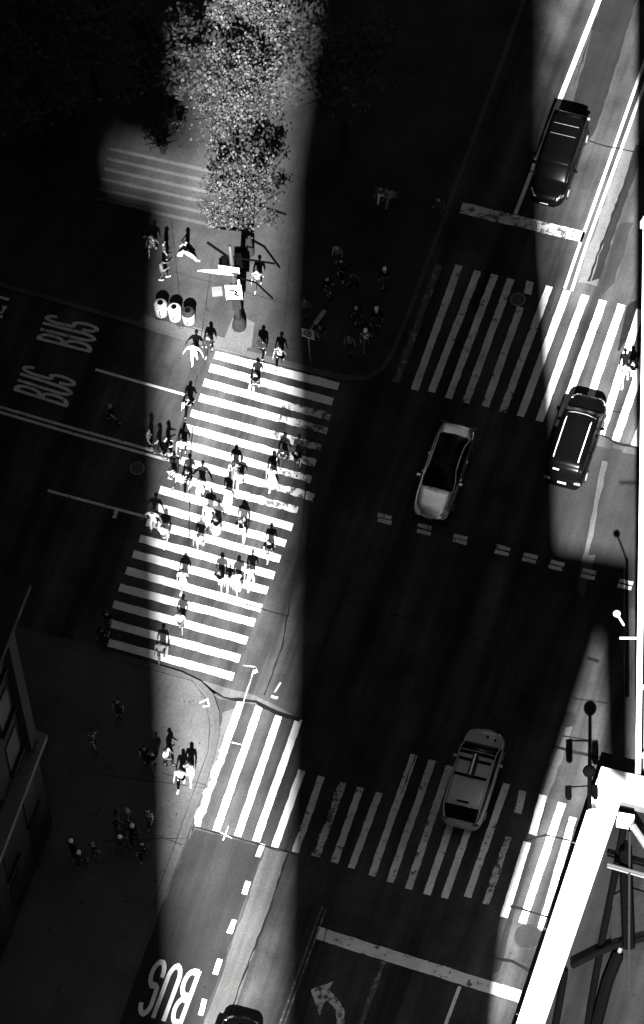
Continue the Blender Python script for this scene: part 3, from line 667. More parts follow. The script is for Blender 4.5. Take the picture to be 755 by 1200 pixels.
for y in (-.55, .25):
    MB().box((0, y, 1.87), (1.5, .13, .05)).build('roof_bar', M['black'], c4, bevel=.01)
rs = MB(); rs.loft([[(-.16, y, 1.90), (0, y, 2.22), (.16, y, 1.90)] for y in (-.62, .42)]); so_ = rs.build('roof_sign', M['charcoal'], c4)
MB().box((0, -.1, 2.22), (.08, 1.08, .03)).build('light_strip', M['white'], so_)
MB().box((0, -1.85, 1.84), (.55, .1, .03)).build('roof_vent', M['black'], c4)
for x, y in ((.12, 1.95), (.5, 1.85)): MB().lathe([(.06, 0), (.06, .02)], (x, y, 1.04), 8).build('bonnet_badge', M['black'], c4)
c5, rp, gs = car((288, 1203), (251, 1313), 4.9, 1.95, 1.75, 'suv', M['paint_black'], 'black vehicle cut off by the bottom edge beside the bus lane', 'car')
MB().lathe([(.3, 0), (.34, .01), (.3, .02)], (.05, 1.55, 1.12), 20).build('bonnet_panel', M['charcoal'], c5)

# ------------------------------------------------------------------ street furniture
def bin_(x, y, label, m, lid):
    p = G(x, y); e = empty('litter_bin', (p.x, p.y, .14), R(-15), label, 'litter bin', 'litter bins by the kerb')
    MB().lathe([(.27, 0), (.30, .04), (.31, .75), (.29, .80)], n=24).build('bin_body', m, e, True)
    MB().lathe([(.32, .80), (.33, .86), (.26, .96), (.16, 1.02), (.15, 1.02)], n=24).build('lid', lid, e, True)
    MB().lathe([(.145, 1.0), (.145, 1.028)], n=16).build('opening', M['black'], e)
    MB().box((.0, -.305, .45), (.04, .03, .6)).build('door_seam', M['charcoal'], e)
bin_(190, 369, 'pale litter bin, leftmost of three by the plaza kerb', M['light'], M['midgrey'])
bin_(206, 374, 'pale litter bin, middle one of three by the plaza kerb', M['light'], M['light'])
bin_(222, 378, 'grey litter bin with a dark lid, rightmost of three by the plaza kerb', M['midgrey'], M['charcoal'])

def frame_sign(parent, c, w_, h_, rz_, m, name='sign', rx=0, border=True, arrow=None):
    s1 = MB().box(c, (w_, .03, h_), rz=rz_, rx=rx).build(name, m, parent, bevel=.008)
    rot = Matrix.Rotation(rz_, 3, 'Z') @ Matrix.Rotation(rx, 3, 'X')
    def pt(x, z): return Vector(c) + rot @ Vector((x, -.022, z))
    if border:
        a, b = w_ / 2 - .05, h_ / 2 - .05; MB().tube([pt(-a, -b), pt(a, -b), pt(a, b), pt(-a, b), pt(-a, -b)], .03, 4).build('sign_border', M['black'], s1)
    if arrow:
        MB().tube([pt(*q) for q in arrow], .065, 6).build('sign_symbol', M['black'], s1)
    return s1
p = G(281, 386)
e = empty('traffic_signpost', (p.x, p.y, .14), 0, 'thick dark corner pole carrying white signs in front of the sunlit tree', 'signpost')
MB().lathe([(.34, 0), (.34, .25), (.30, .6), (.2, .9), (.16, 1.0)], n=8, sx=1, sy=.8).build('base_casing', M['charcoal'], e)
MB().tube([(0, 0, .9), (0, 0, 3.2), (0, 0, 7.4)], [.16, .14, .09], 12).build('pole', M['metal'], e, True)
MB().box((0, 0, 2.9), (.42, .36, 1.9)).build('signal_box', M['charcoal'], e, bevel=.03)
frame_sign(e, (-.06, -.30, 3.75), .78, 1.3, R(-6), M['white'], arrow=[(-.22, .2), (0, .24), (.16, .08), (.05, -.12), (.22, -.22)])
frame_sign(e, (-.16, -.24, 5.75), 1.0, .5, R(-16), M['white'])
MB().box((.22, -.3, 4.6), (.1, .05, .42), rz=R(25)).build('small_plate', M['white'], e)
MB().prism([(-1.65, .30), (-1.55, -.02 + .30), (-.6, .0), (.0, -.12), (.0, .02), (-.6, .22), (-1.2, .30)], 5.0, 5.07).build('street_name_blade', M['white'], e)
MB().tube([G(243, 284, 6.6) - Vector((p.x, p.y, .14)), (-.05, 0, 6.35)], .07, 8).build('signal_arm', M['black'], e)
MB().tube([(.02, 0, 6.45), G(322, 309, 5.8) - Vector((p.x, p.y, .14))], .05, 8).build('signal_arm', M['black'], e)
MB().tube([(.02, 0, 4.7), G(300, 331, 4.2) - Vector((p.x, p.y, .14)), G(320, 350, 3.6) - Vector((p.x, p.y, .14))], .05, 8).build('signal_arm', M['black'], e)
MB().box((.35, .1, 5.9), (.32, .3, .9)).build('signal_head', M['black'], e, bevel=.03)
MB().box((-.32, .05, 5.9), (.30, .3, .9)).build('signal_head', M['black'], e, bevel=.03)
MB().box((-.85, .25, 3.1), (.5, .3, .45)).build('pedestrian_signal', M['grey'], e, bevel=.03)
MB().tube([(-.6, .2, 3.1), (0, 0, 3.1)], .03, 6).build('bracket', M['metal'], e)
# second signpost in the shade
p = G(365, 428)
e = empty('signpost', (p.x, p.y, .14), 0, 'slim signpost with a square white sign and grey blade in the dark corner crowd', 'signpost')
MB().tube([(0, 0, 0), (0, 0, 3.1)], .045, 8).build('pole', M['metal'], e)
MB().add([], []) 
sg = MB(); sg.prism([(-.3, -.05), (.27, -.36), (.27, .18), (-.3, .36)], 2.72, 2.76); s1 = sg.build('sign', M['light'], e)
MB().tube([(.22 * math.cos(a * .5) * .8 - .02, .17 * math.sin(a * .5) + .02 - .3 * .22 * math.cos(a * .5), 2.775) for a in range(13)], .022, 5).build('sign_symbol', M['black'], s1)
MB().tube([(.22 * .45 * math.cos(a * .5) - .02, .4 * .17 * math.sin(a * .5) + .02 - .3 * .22 * math.cos(a * .5), 2.775) for a in range(13)], .015, 5).build('sign_symbol', M['black'], s1)
MB().box((.62, .72, 3.0), (.2, .85, .05), rz=R(-38)).build('blade', M['midgrey'], e); MB().tube([(0, 0, 2.9), (.4, .45, 3.0)], .025, 6).build('bracket', M['midgrey'], e)
# street lamp at the right edge
p = G(735, 815)
e = empty('street_lamp', (p.x, p.y, 0), 0, 'street lamp with a round white head standing at the right edge', 'street lamp')
hd = G(723, 719, 7.2) - Vector((p.x, p.y, 0))
MB().tube([(0, 0, 0), (0, 0, 6.4)], [.1, .07], 10).build('pole', M['black'], e)
MB().tube([(0, 0, 6.3), Vector((0, 0, 6.35)).lerp(hd, .35)], .045, 8).build('arm', M['black'], e)
MB().tube([Vector((0, 0, 6.35)).lerp(hd, .35), hd], .045, 8).build('arm', M['white'], e)  # sunlit end of the arm, its light put into the white
MB().ball(hd, (.17, .17, .12), 16).build('lamp_head', M['white'], e, True)
# black traffic signal beside the parapet
p = G(691, 962)
e = empty('traffic_signal', (p.x, p.y, .14), 0, 'black traffic signal beside the corner of the white parapet', 'traffic signal')
MB().tube([(0, 0, 0), (0, 0, 4.9)], [.12, .08], 10).build('pole', M['black'], e)
MB().tube([(0, 0, 3.5), (-.95, 0, 3.6)], .035, 6).build('arm', M['black'], e)
for h_, dx in ((3.2, -.95), (3.0, .24)):
    sb = MB().box((dx, -.05, h_), (.28, .26, .85)).build('signal_head', M['black'], e, bevel=.03)
    for k in (-.26, 0, .26): MB().tube([(dx, -.18, h_ + k), (dx, -.3, h_ + k - .02)], .1, 10).build('visor', M['black'], sb)
MB().ball((0, 0, 5.0), (.30, .30, .24), 16).build('lamp_head', M['black'], e, True)
MB().box((.1, -.3, 1.2), (.35, .3, .5)).build('button_box', M['light'], e, bevel=.03)

# ------------------------------------------------------------------ people
def skin(chain_v, edges, root=0, sub=1):
    me = bpy.data.meshes.new('m'); bm = bmesh.new(); lay = bm.verts.layers.skin.verify()
    vs = []
    for i, (p, r) in enumerate(chain_v):
        v = bm.verts.new(p); v[lay].radius = (r, r) if not isinstance(r, tuple) else r; v[lay].use_root = (i == root); vs.append(v)
    for a, b in edges: bm.edges.new((vs[a], vs[b]))
    bm.to_mesh(me); bm.free()
    o = bpy.data.objects.new('tmp', me); COL.objects.link(o)
    o.modifiers.new('s', 'SKIN').use_smooth_shade = True
    if sub: m = o.modifiers.new('d', 'SUBSURF'); m.levels = sub
    dg = bpy.context.evaluated_depsgraph_get(); out = bpy.data.meshes.new_from_object(o.evaluated_get(dg))
    bpy.data.objects.remove(o); bpy.data.meshes.remove(me)
    return out
def merge(mesh, mb):
    """append MB geometry to a mesh"""
    bm = bmesh.new(); bm.from_mesh(mesh); t = bpy.data.meshes.new('t'); t.from_pydata(mb.v, [], mb.f); bm.from_mesh(t)
    for f in bm.faces: f.smooth = True
    bm.to_mesh(mesh); bm.free(); bpy.data.meshes.remove(t); return mesh
POSES = {   # right leg swing, left leg swing, stride spread, arms
    'walk': dict(ls=(.30, -.26), arms=((.05, .16), (-.02, -.2))), 'walk2': dict(ls=(-.28, .30), arms=((.02, -.2), (-.05, .18))),
    'stand': dict(ls=(.02, -.02), arms=((.03, .02), (-.03, .0))), 'stride': dict(ls=(.46, -.42), arms=((.08, .25), (-.08, -.28))),
    'hold': dict(ls=(-.16, .2), arms=('hold', 'hold')), 'phone': dict(ls=(.18, -.15), arms=('hold', (-.06, -.1))), 'wide': dict(ls=(.2, -.2), arms=('out', 'out'))}
CACHE = {}
def pose_data(name):
    if name in CACHE: return CACHE[name]
    P_ = POSES[name]; J = {}
    drop = .0 if max(map(abs, P_['ls'])) < .25 else (.03 if max(map(abs, P_['ls'])) < .4 else .09)
    def Z(z): return z - drop
    J['pel'] = Vector((0, 0, Z(.95)))
    for s_, k in ((1, 0), (-1, 1)):
        f = P_['ls'][k]; hip = Vector((s_ * .09, 0, Z(.9))); ank = Vector((s_ * .08, f * 1.05, .09 + (.07 if f < -.1 else 0)))
        knee = (hip + ank) / 2 + Vector((s_ * .01, .07 + (.03 if f < 0 else 0), .01)); toe = ank + Vector((s_ * .02, .17, -.05 if f >= -.1 else -.07)); heel = ank + Vector((0, -.03, -.05))
        sh = Vector((s_ * .19, 0, Z(1.40))); a = P_['arms'][k]
        if a == 'hold': el = sh + Vector((s_ * .06, .05, -.27)); wr = el + Vector((-s_ * .07, .22, .07))
        elif a == 'out': el = sh + Vector((s_ * .2, .04, -.2)); wr = el + Vector((s_ * .1, .1, -.18))
        else: el = sh + Vector((s_ * .06, a[1] * .4, -.28)); wr = el + Vector((s_ * .01, a[1] * .75 + .06, -.23))
        J[k] = dict(hip=hip, knee=knee, ank=ank, toe=toe, heel=heel, sh=sh, el=el, wr=wr)
    V = [(J['pel'], (.145, .11)), (Vector((0, 0, Z(1.12))), (.125, .09)), (Vector((0, 0, Z(1.32))), (.15, .105)), (Vector((0, 0, Z(1.45))), (.07, .06)), (Vector((0, .01, Z(1.52))), (.052, .055)),
         (Vector((0, .02, Z(1.59))), (.065, .08)), (Vector((0, .015, Z(1.66))), (.075, .09)), (Vector((0, 0, Z(1.73))), (.05, .065))]
    E = [(0, 1), (1, 2), (2, 3), (3, 4), (4, 5), (5, 6), (6, 7)]
    for k in (0, 1):
        j = J[k]; b = len(V)
        V += [(j['hip'], .085), (j['knee'], .056), (j['ank'], .04), (j['toe'], .032)]; E += [(0, b), (b, b + 1), (b + 1, b + 2), (b + 2, b + 3)]
        b = len(V); pd = (j['wr'] - j['el']).normalized(); J[k]['palm'] = j['wr'] + pd * .07
        V += [(j['sh'], .052), (j['el'], .04), (j['wr'], .027), (J[k]['palm'], (.036, .02))]; E += [(2, b), (b, b + 1), (b + 1, b + 2), (b + 2, b + 3)]
    body = skin(V, E)
    ex = MB()
    for k, s_ in ((0, 1), (1, -1)):     # five fingers, bent and unequal
        j = J[k]; pd = (j['wr'] - j['el']).normalized(); side = pd.cross(Vector((s_, 0, .2))).normalized(); inn = Vector((-s_, 0, 0))
        for q, ln in enumerate((.07, .08, .075, .06)):
            b0 = j['palm'] + side * (.027 - .018 * q) + pd * .0; b1 = b0 + pd * ln * .6 + inn * .006; b2 = b1 + (pd + inn * .5).normalized() * ln * .55
            ex.tube([b0, b1, b2], [.009, .008, .006], 5)
        b0 = j['wr'] + pd * .03 + side * .02; ex.tube([b0, b0 + (pd + side * 1.1).normalized() * .045, b0 + (pd * 1.3 + side).normalized() * .075], [.011, .009, .007], 5)
    hz = Z(0); ex.tube([(0, .10, 1.655 + hz), (0, .125, 1.62 + hz), (0, .10, 1.61 + hz)], [.008, .014, .01], 6)
    for s_ in (-1, 1): ex.ball((s_ * .078, .0, 1.63 + hz), (.012, .022, .032), 6)
    for s_ in (-1, 1): ex.ball((s_ * .03, .098, 1.655 + hz), (.012, .008, .008), 6)
    ex.tube([(-.022, .098, 1.575 + hz), (0, .104, 1.573 + hz), (.022, .098, 1.575 + hz)], .006, 5)
    merge(body, ex)
    D = dict(J=J, drop=drop, body=body)
    # clothes
    def shirt(long_):
        V = [(Vector((0, 0, Z(.92))), (.175, .14)), (Vector((0, 0, Z(1.12))), (.155, .12)), (Vector((0, 0, Z(1.32))), (.18, .13)), (Vector((0, 0, Z(1.44))), (.09, .075))]; E = [(0, 1), (1, 2), (2, 3)]
        for k in (0, 1):
            j = J[k]; b = len(V); mid = j['sh'].lerp(j['el'], .75)
            V += [(j['sh'], .075), (mid, .062)]; E += [(2, b), (b, b + 1)]
            if long_: V += [(j['el'], .055), (j['wr'].lerp(j['el'], .12), .042)]; E += [(b + 1, b + 2), (b + 2, b + 3)]
        return skin(V, E)
    def legs(kind):
        V = [(Vector((0, 0, Z(1.02))), (.15, .12)), (Vector((0, 0, Z(.93))), (.165, .135))]; E = [(0, 1)]
        wd = 1.5 if kind == 'loose' else 1
        for k in (0, 1):
            j = J[k]; b = len(V); V += [(j['hip'] + Vector((0, 0, -.06)), .105 * (1 + (wd - 1) * .3)), (j['hip'].lerp(j['knee'], .85), .078 * wd)]; E += [(1, b), (b, b + 1)]
            if kind != 'shorts': V += [(j['knee'].lerp(j['ank'], .1), .07 * wd), (j['ank'] + Vector((0, 0, .05)), .055 * wd)]; E += [(b + 1, b + 2), (b + 2, b + 3)]
        return skin(V, E)
    def skirt(z0, z1, w1):
        mb = MB(); fy = (J[0]['knee'].y + J[1]['knee'].y) / 2; ext = abs(J[0]['knee'].y - J[1]['knee'].y) * .4
        rings = []
        for i in range(6):
            t = i / 5; z = Z(z0 + (z1 - z0) * t); rx_ = .15 + (w1 - .15) * t; ry_ = .125 + (w1 * .8 + ext - .125) * t
            rings.append([(rx_ * math.cos(a * math.pi / 8) * (1 + .05 * t * (a % 2)), fy * t + ry_ * math.sin(a * math.pi / 8) * (1 + .05 * t * (a % 2)), z) for a in range(16)])
        mb.loft(rings); me = mb.mesh('skirt', M['white'], True); return me
    def hair(kind):
        mb = MB(); c = Vector((0, -.012, 1.68 + hz)); rings = []
        low = -.02 if kind == 'short' else -.2
        for i in range(7):
            t = i / 6; z = .095 * math.cos(t * 1.9); rr = .1 * math.sin(max(.12, t * 1.57 + .0)) + .002
            rings.append([(c.x + rr * .95 * math.cos(a * math.pi / 6), c.y + rr * 1.12 * math.sin(a * math.pi / 6) * (1 if math.sin(a * math.pi / 6) < 0 else .78), c.z + z - (.05 * t if math.sin(a * math.pi / 6) < -.1 else 0)) for a in range(12)])
        mb.loft(rings)
        if kind == 'long': mb.loft([[(x * (.085 + .02 * t), -.075 - .03 * t + y * .04, 1.66 + hz - .3 * t) for x, y in ((-1, 0), (-.7, -.9), (0, -1.2), (.7, -.9), (1, 0), (.6, .6), (-.6, .6))] for t in (0, .3, .7, 1)])
        return mb.mesh('hair', M['hair_dark'], True)
    def shoes(k):
        j = J[k]; mb = MB(); a = j['heel'] + Vector((0, -.02, 0)); b = j['toe']; d = (b - a)
        mb.loft([[(p.x + s * w_, p.y, max(.005, p.z + z)) for s, z in ((-1, -.03), (-1, .02), (-.5, h_), (.5, h_), (1, .02), (1, -.03))] for p, w_, h_ in ((a, .032, .04), (a + d * .3, .042, .05), (a + d * .75, .048, .03), (b + Vector((0, .04, 0)), .03, .015))])
        return mb.mesh('shoe', M['black'], True)
    D['shirt'] = shirt(False); D['coat'] = shirt(True); D['trousers'] = legs('t'); D['shorts'] = legs('shorts'); D['loose'] = legs('loose')
    D['skirt'] = skirt(1.02, .58, .24); D['long_skirt'] = skirt(1.02, .3, .28); D['short'] = hair('short'); D['long'] = hair('long'); D['shoe'] = [shoes(0), shoes(1)]
    CACHE[name] = D; return D
def part(name, mesh, m, parent):
    if not len(mesh.materials): mesh.materials.append(m)
    o = bpy.data.objects.new(name, mesh); COL.objects.link(o); o.parent = parent
    o.material_slots[0].link = 'OBJECT'; o.material_slots[0].material = m
    return o
GA, GC, GP, GL = 'people on the crowded crosswalk', 'people waiting in the dark corner crowd', 'people on the plaza', 'people on the lower left pavement'
def person(x, y, ang, pose, top, bot, label, group=None, cut='shirt', legwear='trousers', hair='short', sk='skin_a', hc='hair_dark', z=0.0, sc=1.0, shoe='black', cap=None):
    """ang: direction faced, degrees clockwise from straight up the picture"""
    p = G(x, y, z); D = pose_data(pose)
    mp = {'light': 'c_light', 'midgrey': 'c_mid', 'grey': 'c_grey'}; top = mp.get(top, top); bot = mp.get(bot, bot)
    if bot == 'black' and random.random() < .5: bot = 'c_denim'
    if sk == 'skin_b' and random.random() < .5: sk = 'skin_c'
    e = empty('person', (p.x, p.y, z), math.atan2(-Sd.x, Sd.y) - R(ang), label, 'person', group); sc *= .95; e.scale = (sc, sc, sc)
    part('body', D['body'], M[sk], e); part('top', D[cut], M[top], e); part(legwear if legwear != 'loose' else 'trousers', D[legwear], M[bot], e)
    part('hair', D[hair], M[hc], e)
    for k in (0, 1): part('shoe', D['shoe'][k], M[shoe], e)
    if cap:
        MB().lathe([(.112, 1.67), (.11, 1.73), (.07, 1.785), (.01, 1.795)], (0, -.005, -D['drop']), 14, 0, .95, 1.1).build('cap', M[cap], e, True)
    return e, D
def item(kind, pe, side, m, label, cat, group=None):
    """a bag carried by a person: stays a thing of its own"""
    e, D = pe; M4 = Matrix.Translation(e.location) @ Matrix.Rotation(e.rotation_euler.z, 4, 'Z'); J = D['J']; sc = e.scale[0]
    if kind == 'backpack': l = Vector((0, -.2, 1.0 - D['drop']))
    elif kind == 'satchel': l = Vector((side * .24, -.03, .72 - D['drop']))
    else: l = J[0 if side > 0 else 1]['palm'] + Vector((0, 0, -.48))
    t = empty(cat.replace(' ', '_'), M4 @ (l * sc), e.rotation_euler.z, label, cat, group); t.scale = (sc, sc, sc)
    if kind == 'backpack':
        MB().loft([[(x * w_, y * d_, z) for x, y in ((-1, .5), (-1, -.5), (-.7, -1), (.7, -1), (1, -.5), (1, .5))] for z, w_, d_ in ((0, .11, .07), (.06, .15, .12), (.3, .15, .12), (.42, .12, .08), (.45, .06, .04))]).build('bag_body', M[m], t, True)
        for s in (-1, 1): MB().tube([(s * .1, .04, .4), (s * .11, .16, .47), (s * .11, .33, .36), (s * .13, .3, .1), (s * .12, .06, .05)], .014, 5).build('strap', M[m], t)
    elif kind == 'satchel':
        MB().loft([[(x * d_, y * w_, z) for x, y in ((-1, -.8), (0, -1), (1, -.8), (1, .8), (0, 1), (-1, .8))] for z, w_, d_ in ((0, .12, .04), (.05, .15, .06), (.2, .15, .06), (.25, .12, .03))]).build('bag_body', M[m], t, True)
        MB().tube([(-side * .0, -.1, .24), (-side * .2, -.12, .5), (-side * .34, -.02, .74), (-side * .2, .16, .52), (0, .12, .24)], .012, 5).build('strap', M[m], t)
    else:
        MB().loft([[(x * .05 * k, y * .17 * k, z) for x, y in ((-1, -1), (1, -1), (1, 1), (-1, 1))] for z, k in ((.08, .9), (.2, 1), (.36, 1.05))]).build('bag_body', M[m], t)
        MB().tube([(0, -.09, .36), (0, -.06, .47), (0, .06, .47), (0, .09, .36)], .008, 5).build('handle', M[m], t)
K = .141
pe = person
# upper half of the crosswalk
a = pe(229, 424, 190, 'wide', 'white', 'white', 'person in a white top with arms spread stepping off the plaza kerb', GA, sk='skin_b')
pe(246, 414, 195, 'walk', 'charcoal', 'charcoal', 'person in dark clothes right beside the spread armed one at the plaza kerb', GA, cut='coat', hair='long', z=K * 0)
a = pe(222, 484, 12, 'stride', 'black', 'black', 'person in black striding along the left edge of the upper crosswalk', GA)
item('satchel', a, -1, 'white', 'white shoulder bag of the person in black at the left edge of the upper crosswalk', 'shoulder bag', 'bags carried over the crosswalk')
a = pe(301, 457, 190, 'walk', 'black', 'black', 'person in black with a pale bag alone on the second stripe from the top', GA, hair='long', legwear='shorts', sk='skin_b')
item('tote', a, 1, 'light', 'pale shopping bag of the person alone on the second stripe from the top', 'shopping bag', 'bags carried over the crosswalk')
a = pe(308, 418, 15, 'walk2', 'charcoal', 'black', 'person in charcoal stepping onto the top stripe from the kerb', GA, cut='coat', z=0, hair='long')
pe(329, 426, 200, 'walk', 'print', 'black', 'person in a patterned top at the dark right end of the plaza kerb', GA)
a = pe(215, 535, 185, 'walk', 'white', 'black', 'person in a white top and black trousers above the double line', GA)
item('backpack', a, 1, 'black', 'black backpack on the white topped person above the double line', 'backpack')
a = pe(221, 570, 188, 'stride', 'black', 'black', 'person all in black where the double line meets the crosswalk', GA, sk='skin_b')
item('satchel', a, 1, 'white', 'white bag at the hip of the person where the double line meets the crosswalk', 'shoulder bag', 'bags carried over the crosswalk')
pe(203, 568, 15, 'walk2', 'print', 'black', 'person in a black and white patterned top at the left end of the stripes', GA, sk='skin_b')
pe(186, 535, 100, 'walk', 'charcoal', 'midgrey', 'person in dark clothes left of the crosswalk on the double line', GA, cut='coat')
pe(196, 533, 100, 'hold', 'black', 'black', 'person in black just left of the crosswalk on the double line, nearest the stripes', GA, cut='coat', sk='skin_b')
pe(176, 524, 95, 'stand', 'light', 'black', 'person in a pale top standing furthest left on the double line', GA)
a = pe(236, 582, 185, 'wide', 'white', 'white', 'broad person in a loose white shirt and white trousers left of the crosswalk middle', GA, cut='coat', legwear='loose', sc=1.04)
pe(246, 612, 190, 'walk', 'white', 'white', 'person in white with dark hair behind the one in a white skirt', GA, sk='skin_b')
pe(268, 592, 186, 'walk2', 'white', 'white', 'woman in a white dress with long dark hair in the crosswalk middle', GA, legwear='skirt', hair='long', sk='skin_b', shoe='white')
pe(276, 560, 10, 'walk', 'print', 'midgrey', 'person in a patterned top left behind the pair in the crosswalk middle', GA, hair='long')
pe(282, 573, 185, 'stride', 'white', 'light', 'person in a white top with pale trousers beside the white dress', GA, sk='skin_b')
pe(320, 568, 188, 'walk', 'white', 'white', 'woman in a wide white dress at the right side of the crosswalk', GA, legwear='long_skirt', hair='long', sk='skin_b', shoe='white')
pe(333, 546, 20, 'walk', 'charcoal', 'black', 'person in dark clothes right of the wide white dress', GA, cut='coat', sk='skin_b')
pe(349, 548, 195, 'walk2', 'black', 'black', 'person in black at the dark right edge of the crosswalk', GA)
a = pe(255, 626, 188, 'walk', 'black', 'white', 'woman in a black top and white skirt in the crosswalk middle', GA, legwear='skirt', hair='long', sk='skin_b')
a = pe(285, 630, 186, 'walk2', 'black', 'white', 'broad person in black with a big round grey backpack in the crosswalk middle', GA, cut='coat', sc=1.12, sk='skin_b')
item('backpack', a, 1, 'midgrey', 'big round grey backpack in the crosswalk middle', 'backpack')
a = pe(235, 645, 8, 'walk', 'white', 'light', 'person in a white shirt below the white trousered group, left of centre', GA, legwear='shorts', sk='skin_b', shoe='white')
a = pe(193, 636, 190, 'walk2', 'white', 'grey', 'person with a round grey bag at the left end of the middle stripes', GA, hair='long', legwear='shorts', sk='skin_b')
item('satchel', a, -1, 'midgrey', 'round grey bag at the left end of the middle stripes', 'shoulder bag', 'bags carried over the crosswalk')
pe(181, 618, 192, 'wide', 'white', 'white', 'person in white leftmost on the middle stripes', GA, sk='skin_b')
pe(317, 653, 186, 'walk', 'black', 'black', 'person in a black top and black shorts at the right end of the middle stripes', GA, legwear='shorts')
pe(259, 688, 186, 'walk2', 'black', 'white', 'woman in black with bare arms, left of the row of four', GA, hair='long', sk='skin_b', shoe='white', legwear='shorts')
pe(269, 689, 186, 'walk', 'light', 'white', 'child in pale clothes between the women in the row of four', GA, sc=.68, sk='skin_b', shoe='white')
pe(279, 690, 170, 'stride', 'white', 'light', 'woman in a pale top leaning forward, third in the row of four', GA, hair='long', legwear='skirt', sk='skin_b', shoe='white')
a = pe(295, 684, 186, 'walk', 'white', 'white', 'tall person in white shirt and white trousers, rightmost in the row of four', GA, sk='skin_b', shoe='white')
item('satchel', a, 1, 'black', 'small black crossbody bag of the rightmost in the row of four', 'shoulder bag')
a = pe(216, 688, 186, 'walk', 'white', 'white', 'person in white with crossed black straps alone on the left middle stripes', GA, sk='skin_b', legwear='shorts', shoe='white')
item('backpack', a, 1, 'charcoal', 'dark strapped backpack of the person alone on the left middle stripes', 'backpack')
a = pe(213, 738, 186, 'hold', 'white', 'black', 'person in a white top and black shorts alone above the lowest stripes', GA, legwear='shorts', sk='skin_b')
a = pe(190, 772, 186, 'walk', 'light', 'black', 'person in a grey top and black shorts on the lowest stripes', GA, legwear='shorts', sk='skin_b')
item('tote', a, -1, 'midgrey', 'grey bag carried across the lowest stripes', 'shopping bag')
pe(122, 754, 15, 'walk', 'charcoal', 'black', 'person in dark clothes at the shaded left end of the lowest stripe', GA, cut='coat')
pe(128, 736, 190, 'walk2', 'black', 'grey', 'person in black above the shaded left end of the lowest stripe', GA)
pe(132, 494, 100, 'walk', 'black', 'black', 'person with grey hair crossing the dark lane between the two lane lines', None, hc='hair_grey')
# plaza
pe(219, 303, 95, 'stride', 'black', 'white', 'person in a black top and wide white trousers striding over the plaza', GP, legwear='loose', z=K, sk='skin_b', shoe='white')
a = pe(191, 327, 80, 'hold', 'light', 'midgrey', 'person in a pale top near the leftmost litter bin', GP, z=K, sk='skin_b', shoe='white', cut='coat')
pe(194, 304, 80, 'stand', 'midgrey', 'charcoal', 'person in grey behind the pale topped one near the bins', GP, z=K)
pe(180, 296, 200, 'walk', 'print', 'print', 'person in a patterned outfit at the left of the plaza in half shade', GP, z=K)
pe(171, 294, 15, 'walk2', 'grey', 'charcoal', 'person in dim grey clothes furthest left on the plaza', GP, z=K, cut='coat')
pe(303, 337, 190, 'walk', 'print', 'black', 'person in a patterned top right of the corner signpost', GP, z=K, cut='coat')
# dark corner crowd
crowd = [(397, 308, 200, 'stand', 'light', 'grey', 'person in a pale top standing highest in the dark corner crowd'), (401, 324, 160, 'walk', 'charcoal', 'black', 'dark dressed person just below the pale top high in the corner crowd'),
         (413, 340, 100, 'walk2', 'grey', 'black', 'grey dressed person between the high pale top and the white cap'), (359, 370, 180, 'stand', 'grey', 'black', 'grey dressed person behind the slim signpost'),
         (377, 402, 170, 'hold', 'charcoal', 'black', 'dark dressed person right beside the slim signpost'), (411, 413, 185, 'stand', 'midgrey', 'charcoal', 'person in mid grey waiting at the kerb between signpost and white cap'),
         (436, 398, 190, 'walk', 'charcoal', 'black', 'dark dressed person just left of the lone white head'), (443, 382, 185, 'stand', 'black', 'black', 'person with a white cap furthest right in the corner crowd'),
         (419, 378, 180, 'stand', 'charcoal', 'charcoal', 'dark dressed person above the white hatted one'), (452, 335, 10, 'walk', 'black', 'midgrey', 'dark dressed person with a white cap near the avenue kerb'),
         (458, 240, 20, 'stride', 'light', 'light', 'person in pale clothes walking by the avenue kerb above the stop line level'), (447, 238, 20, 'walk', 'midgrey', 'white', 'person with white trousers behind the pale one by the avenue kerb'),
         (385, 345, 140, 'stand', 'black', 'grey', 'dark dressed person in the middle of the corner crowd')]
for i, (x, y, a_, ps, t_, b_2, lab) in enumerate(crowd):
    pe(x, y, a_, ps, t_, b_2, lab, GC, z=K, cut=random.choice(['shirt', 'coat']), hair=random.choice(['short', 'long']), sk='skin_b', cap='white' if i in (7, 9) else None)
pe(430, 407, 186, 'walk', 'print', 'midgrey', 'person in a white sun hat and grey trousers in the corner crowd', GC, z=K, sk='skin_b', cap='white', cut='coat')
pe(515, 252, 190, 'stand', 'grey', 'grey', 'grey person at the left end of the upper stop line', None, cut='coat')
a = pe(733, 447, 190, 'walk', 'light', 'light', 'person in pale clothes on the right end of the upper crosswalk', None, sk='skin_b', shoe='white'); 
pe(742, 444, 190, 'walk2', 'black', 'white', 'person in a black top and white trousers beside the white building edge', None, hair='long', sk='skin_b', shoe='white')
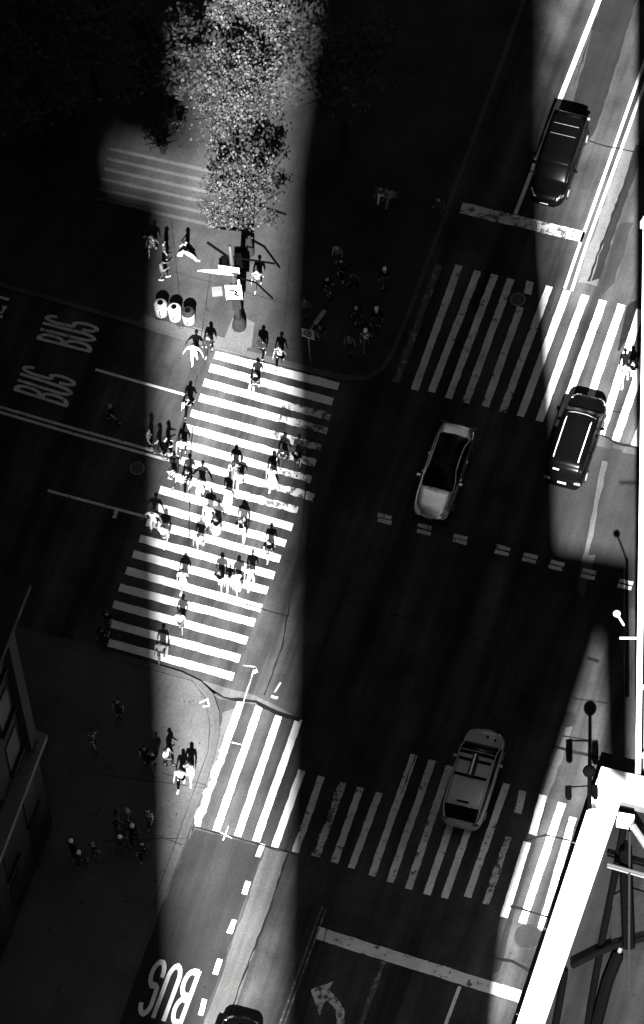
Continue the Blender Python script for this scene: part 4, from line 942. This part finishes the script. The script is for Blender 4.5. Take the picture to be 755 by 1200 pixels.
# lower left pavement
low = [(141, 838, 200, 'stand', 'midgrey', 'grey', 'grey dressed person highest on the dark lower left pavement'), (111, 873, 150, 'walk', 'print', 'print', 'person in a patterned outfit on the dark lower left pavement'),
       (213, 920, 190, 'walk', 'white', 'black', 'person in white top and black trousers, left of the sunlit corner pair'), (223, 912, 185, 'walk2', 'print', 'white', 'person in a patterned top, right of the pair in the sun on the corner'),
       (197, 896, 120, 'hold', 'white', 'charcoal', 'person in a white top at the shadow edge on the corner'), (181, 900, 160, 'walk', 'black', 'grey', 'dark dressed person in the shade next to the shadow edge'),
       (172, 893, 190, 'stand', 'charcoal', 'charcoal', 'dark dressed person left of the group at the shadow edge'),
       (140, 968, 90, 'walk', 'light', 'grey', 'pale topped person, upper left of the lower cluster'), (152, 966, 90, 'stand', 'midgrey', 'charcoal', 'grey person with grey hair in the middle of the lower cluster'),
       (176, 966, 200, 'walk2', 'print', 'black', 'person in a black and white top, right in the lower cluster'), (158, 985, 185, 'walk', 'charcoal', 'black', 'person with a white cap low in the lower cluster'),
       (141, 985, 95, 'stand', 'grey', 'charcoal', 'grey person below the pale top of the lower cluster'), (144, 998, 80, 'walk2', 'charcoal', 'grey', 'person with a pale cap lowest in the lower cluster'),
       (169, 1004, 185, 'walk', 'grey', 'black', 'grey person nearest the kerb below the lower cluster'), (87, 1003, 30, 'stand', 'charcoal', 'black', 'person with a white cap, leftmost at the bottom left'),
       (96, 1016, 30, 'walk', 'grey', 'black', 'person with a white cap, second from left at the bottom left'), (112, 1006, 30, 'stand', 'grey', 'grey', 'round shouldered grey person beside the two white caps')]
for i, (x, y, a_, ps, t_, b_2, lab) in enumerate(low):
    pe(x, y, a_, ps, t_, b_2, lab, GL, z=K, cut=('shirt', 'coat')[i % 2], hair=('short', 'long')[(i // 2) % 2], sk='skin_b', cap='white' if i in (10, 12, 14, 15) else None, hc='hair_grey' if i in (8, 16) else 'hair_dark', shoe='white' if i in (2, 3) else 'black')
# long shaped bag carried in the lower cluster
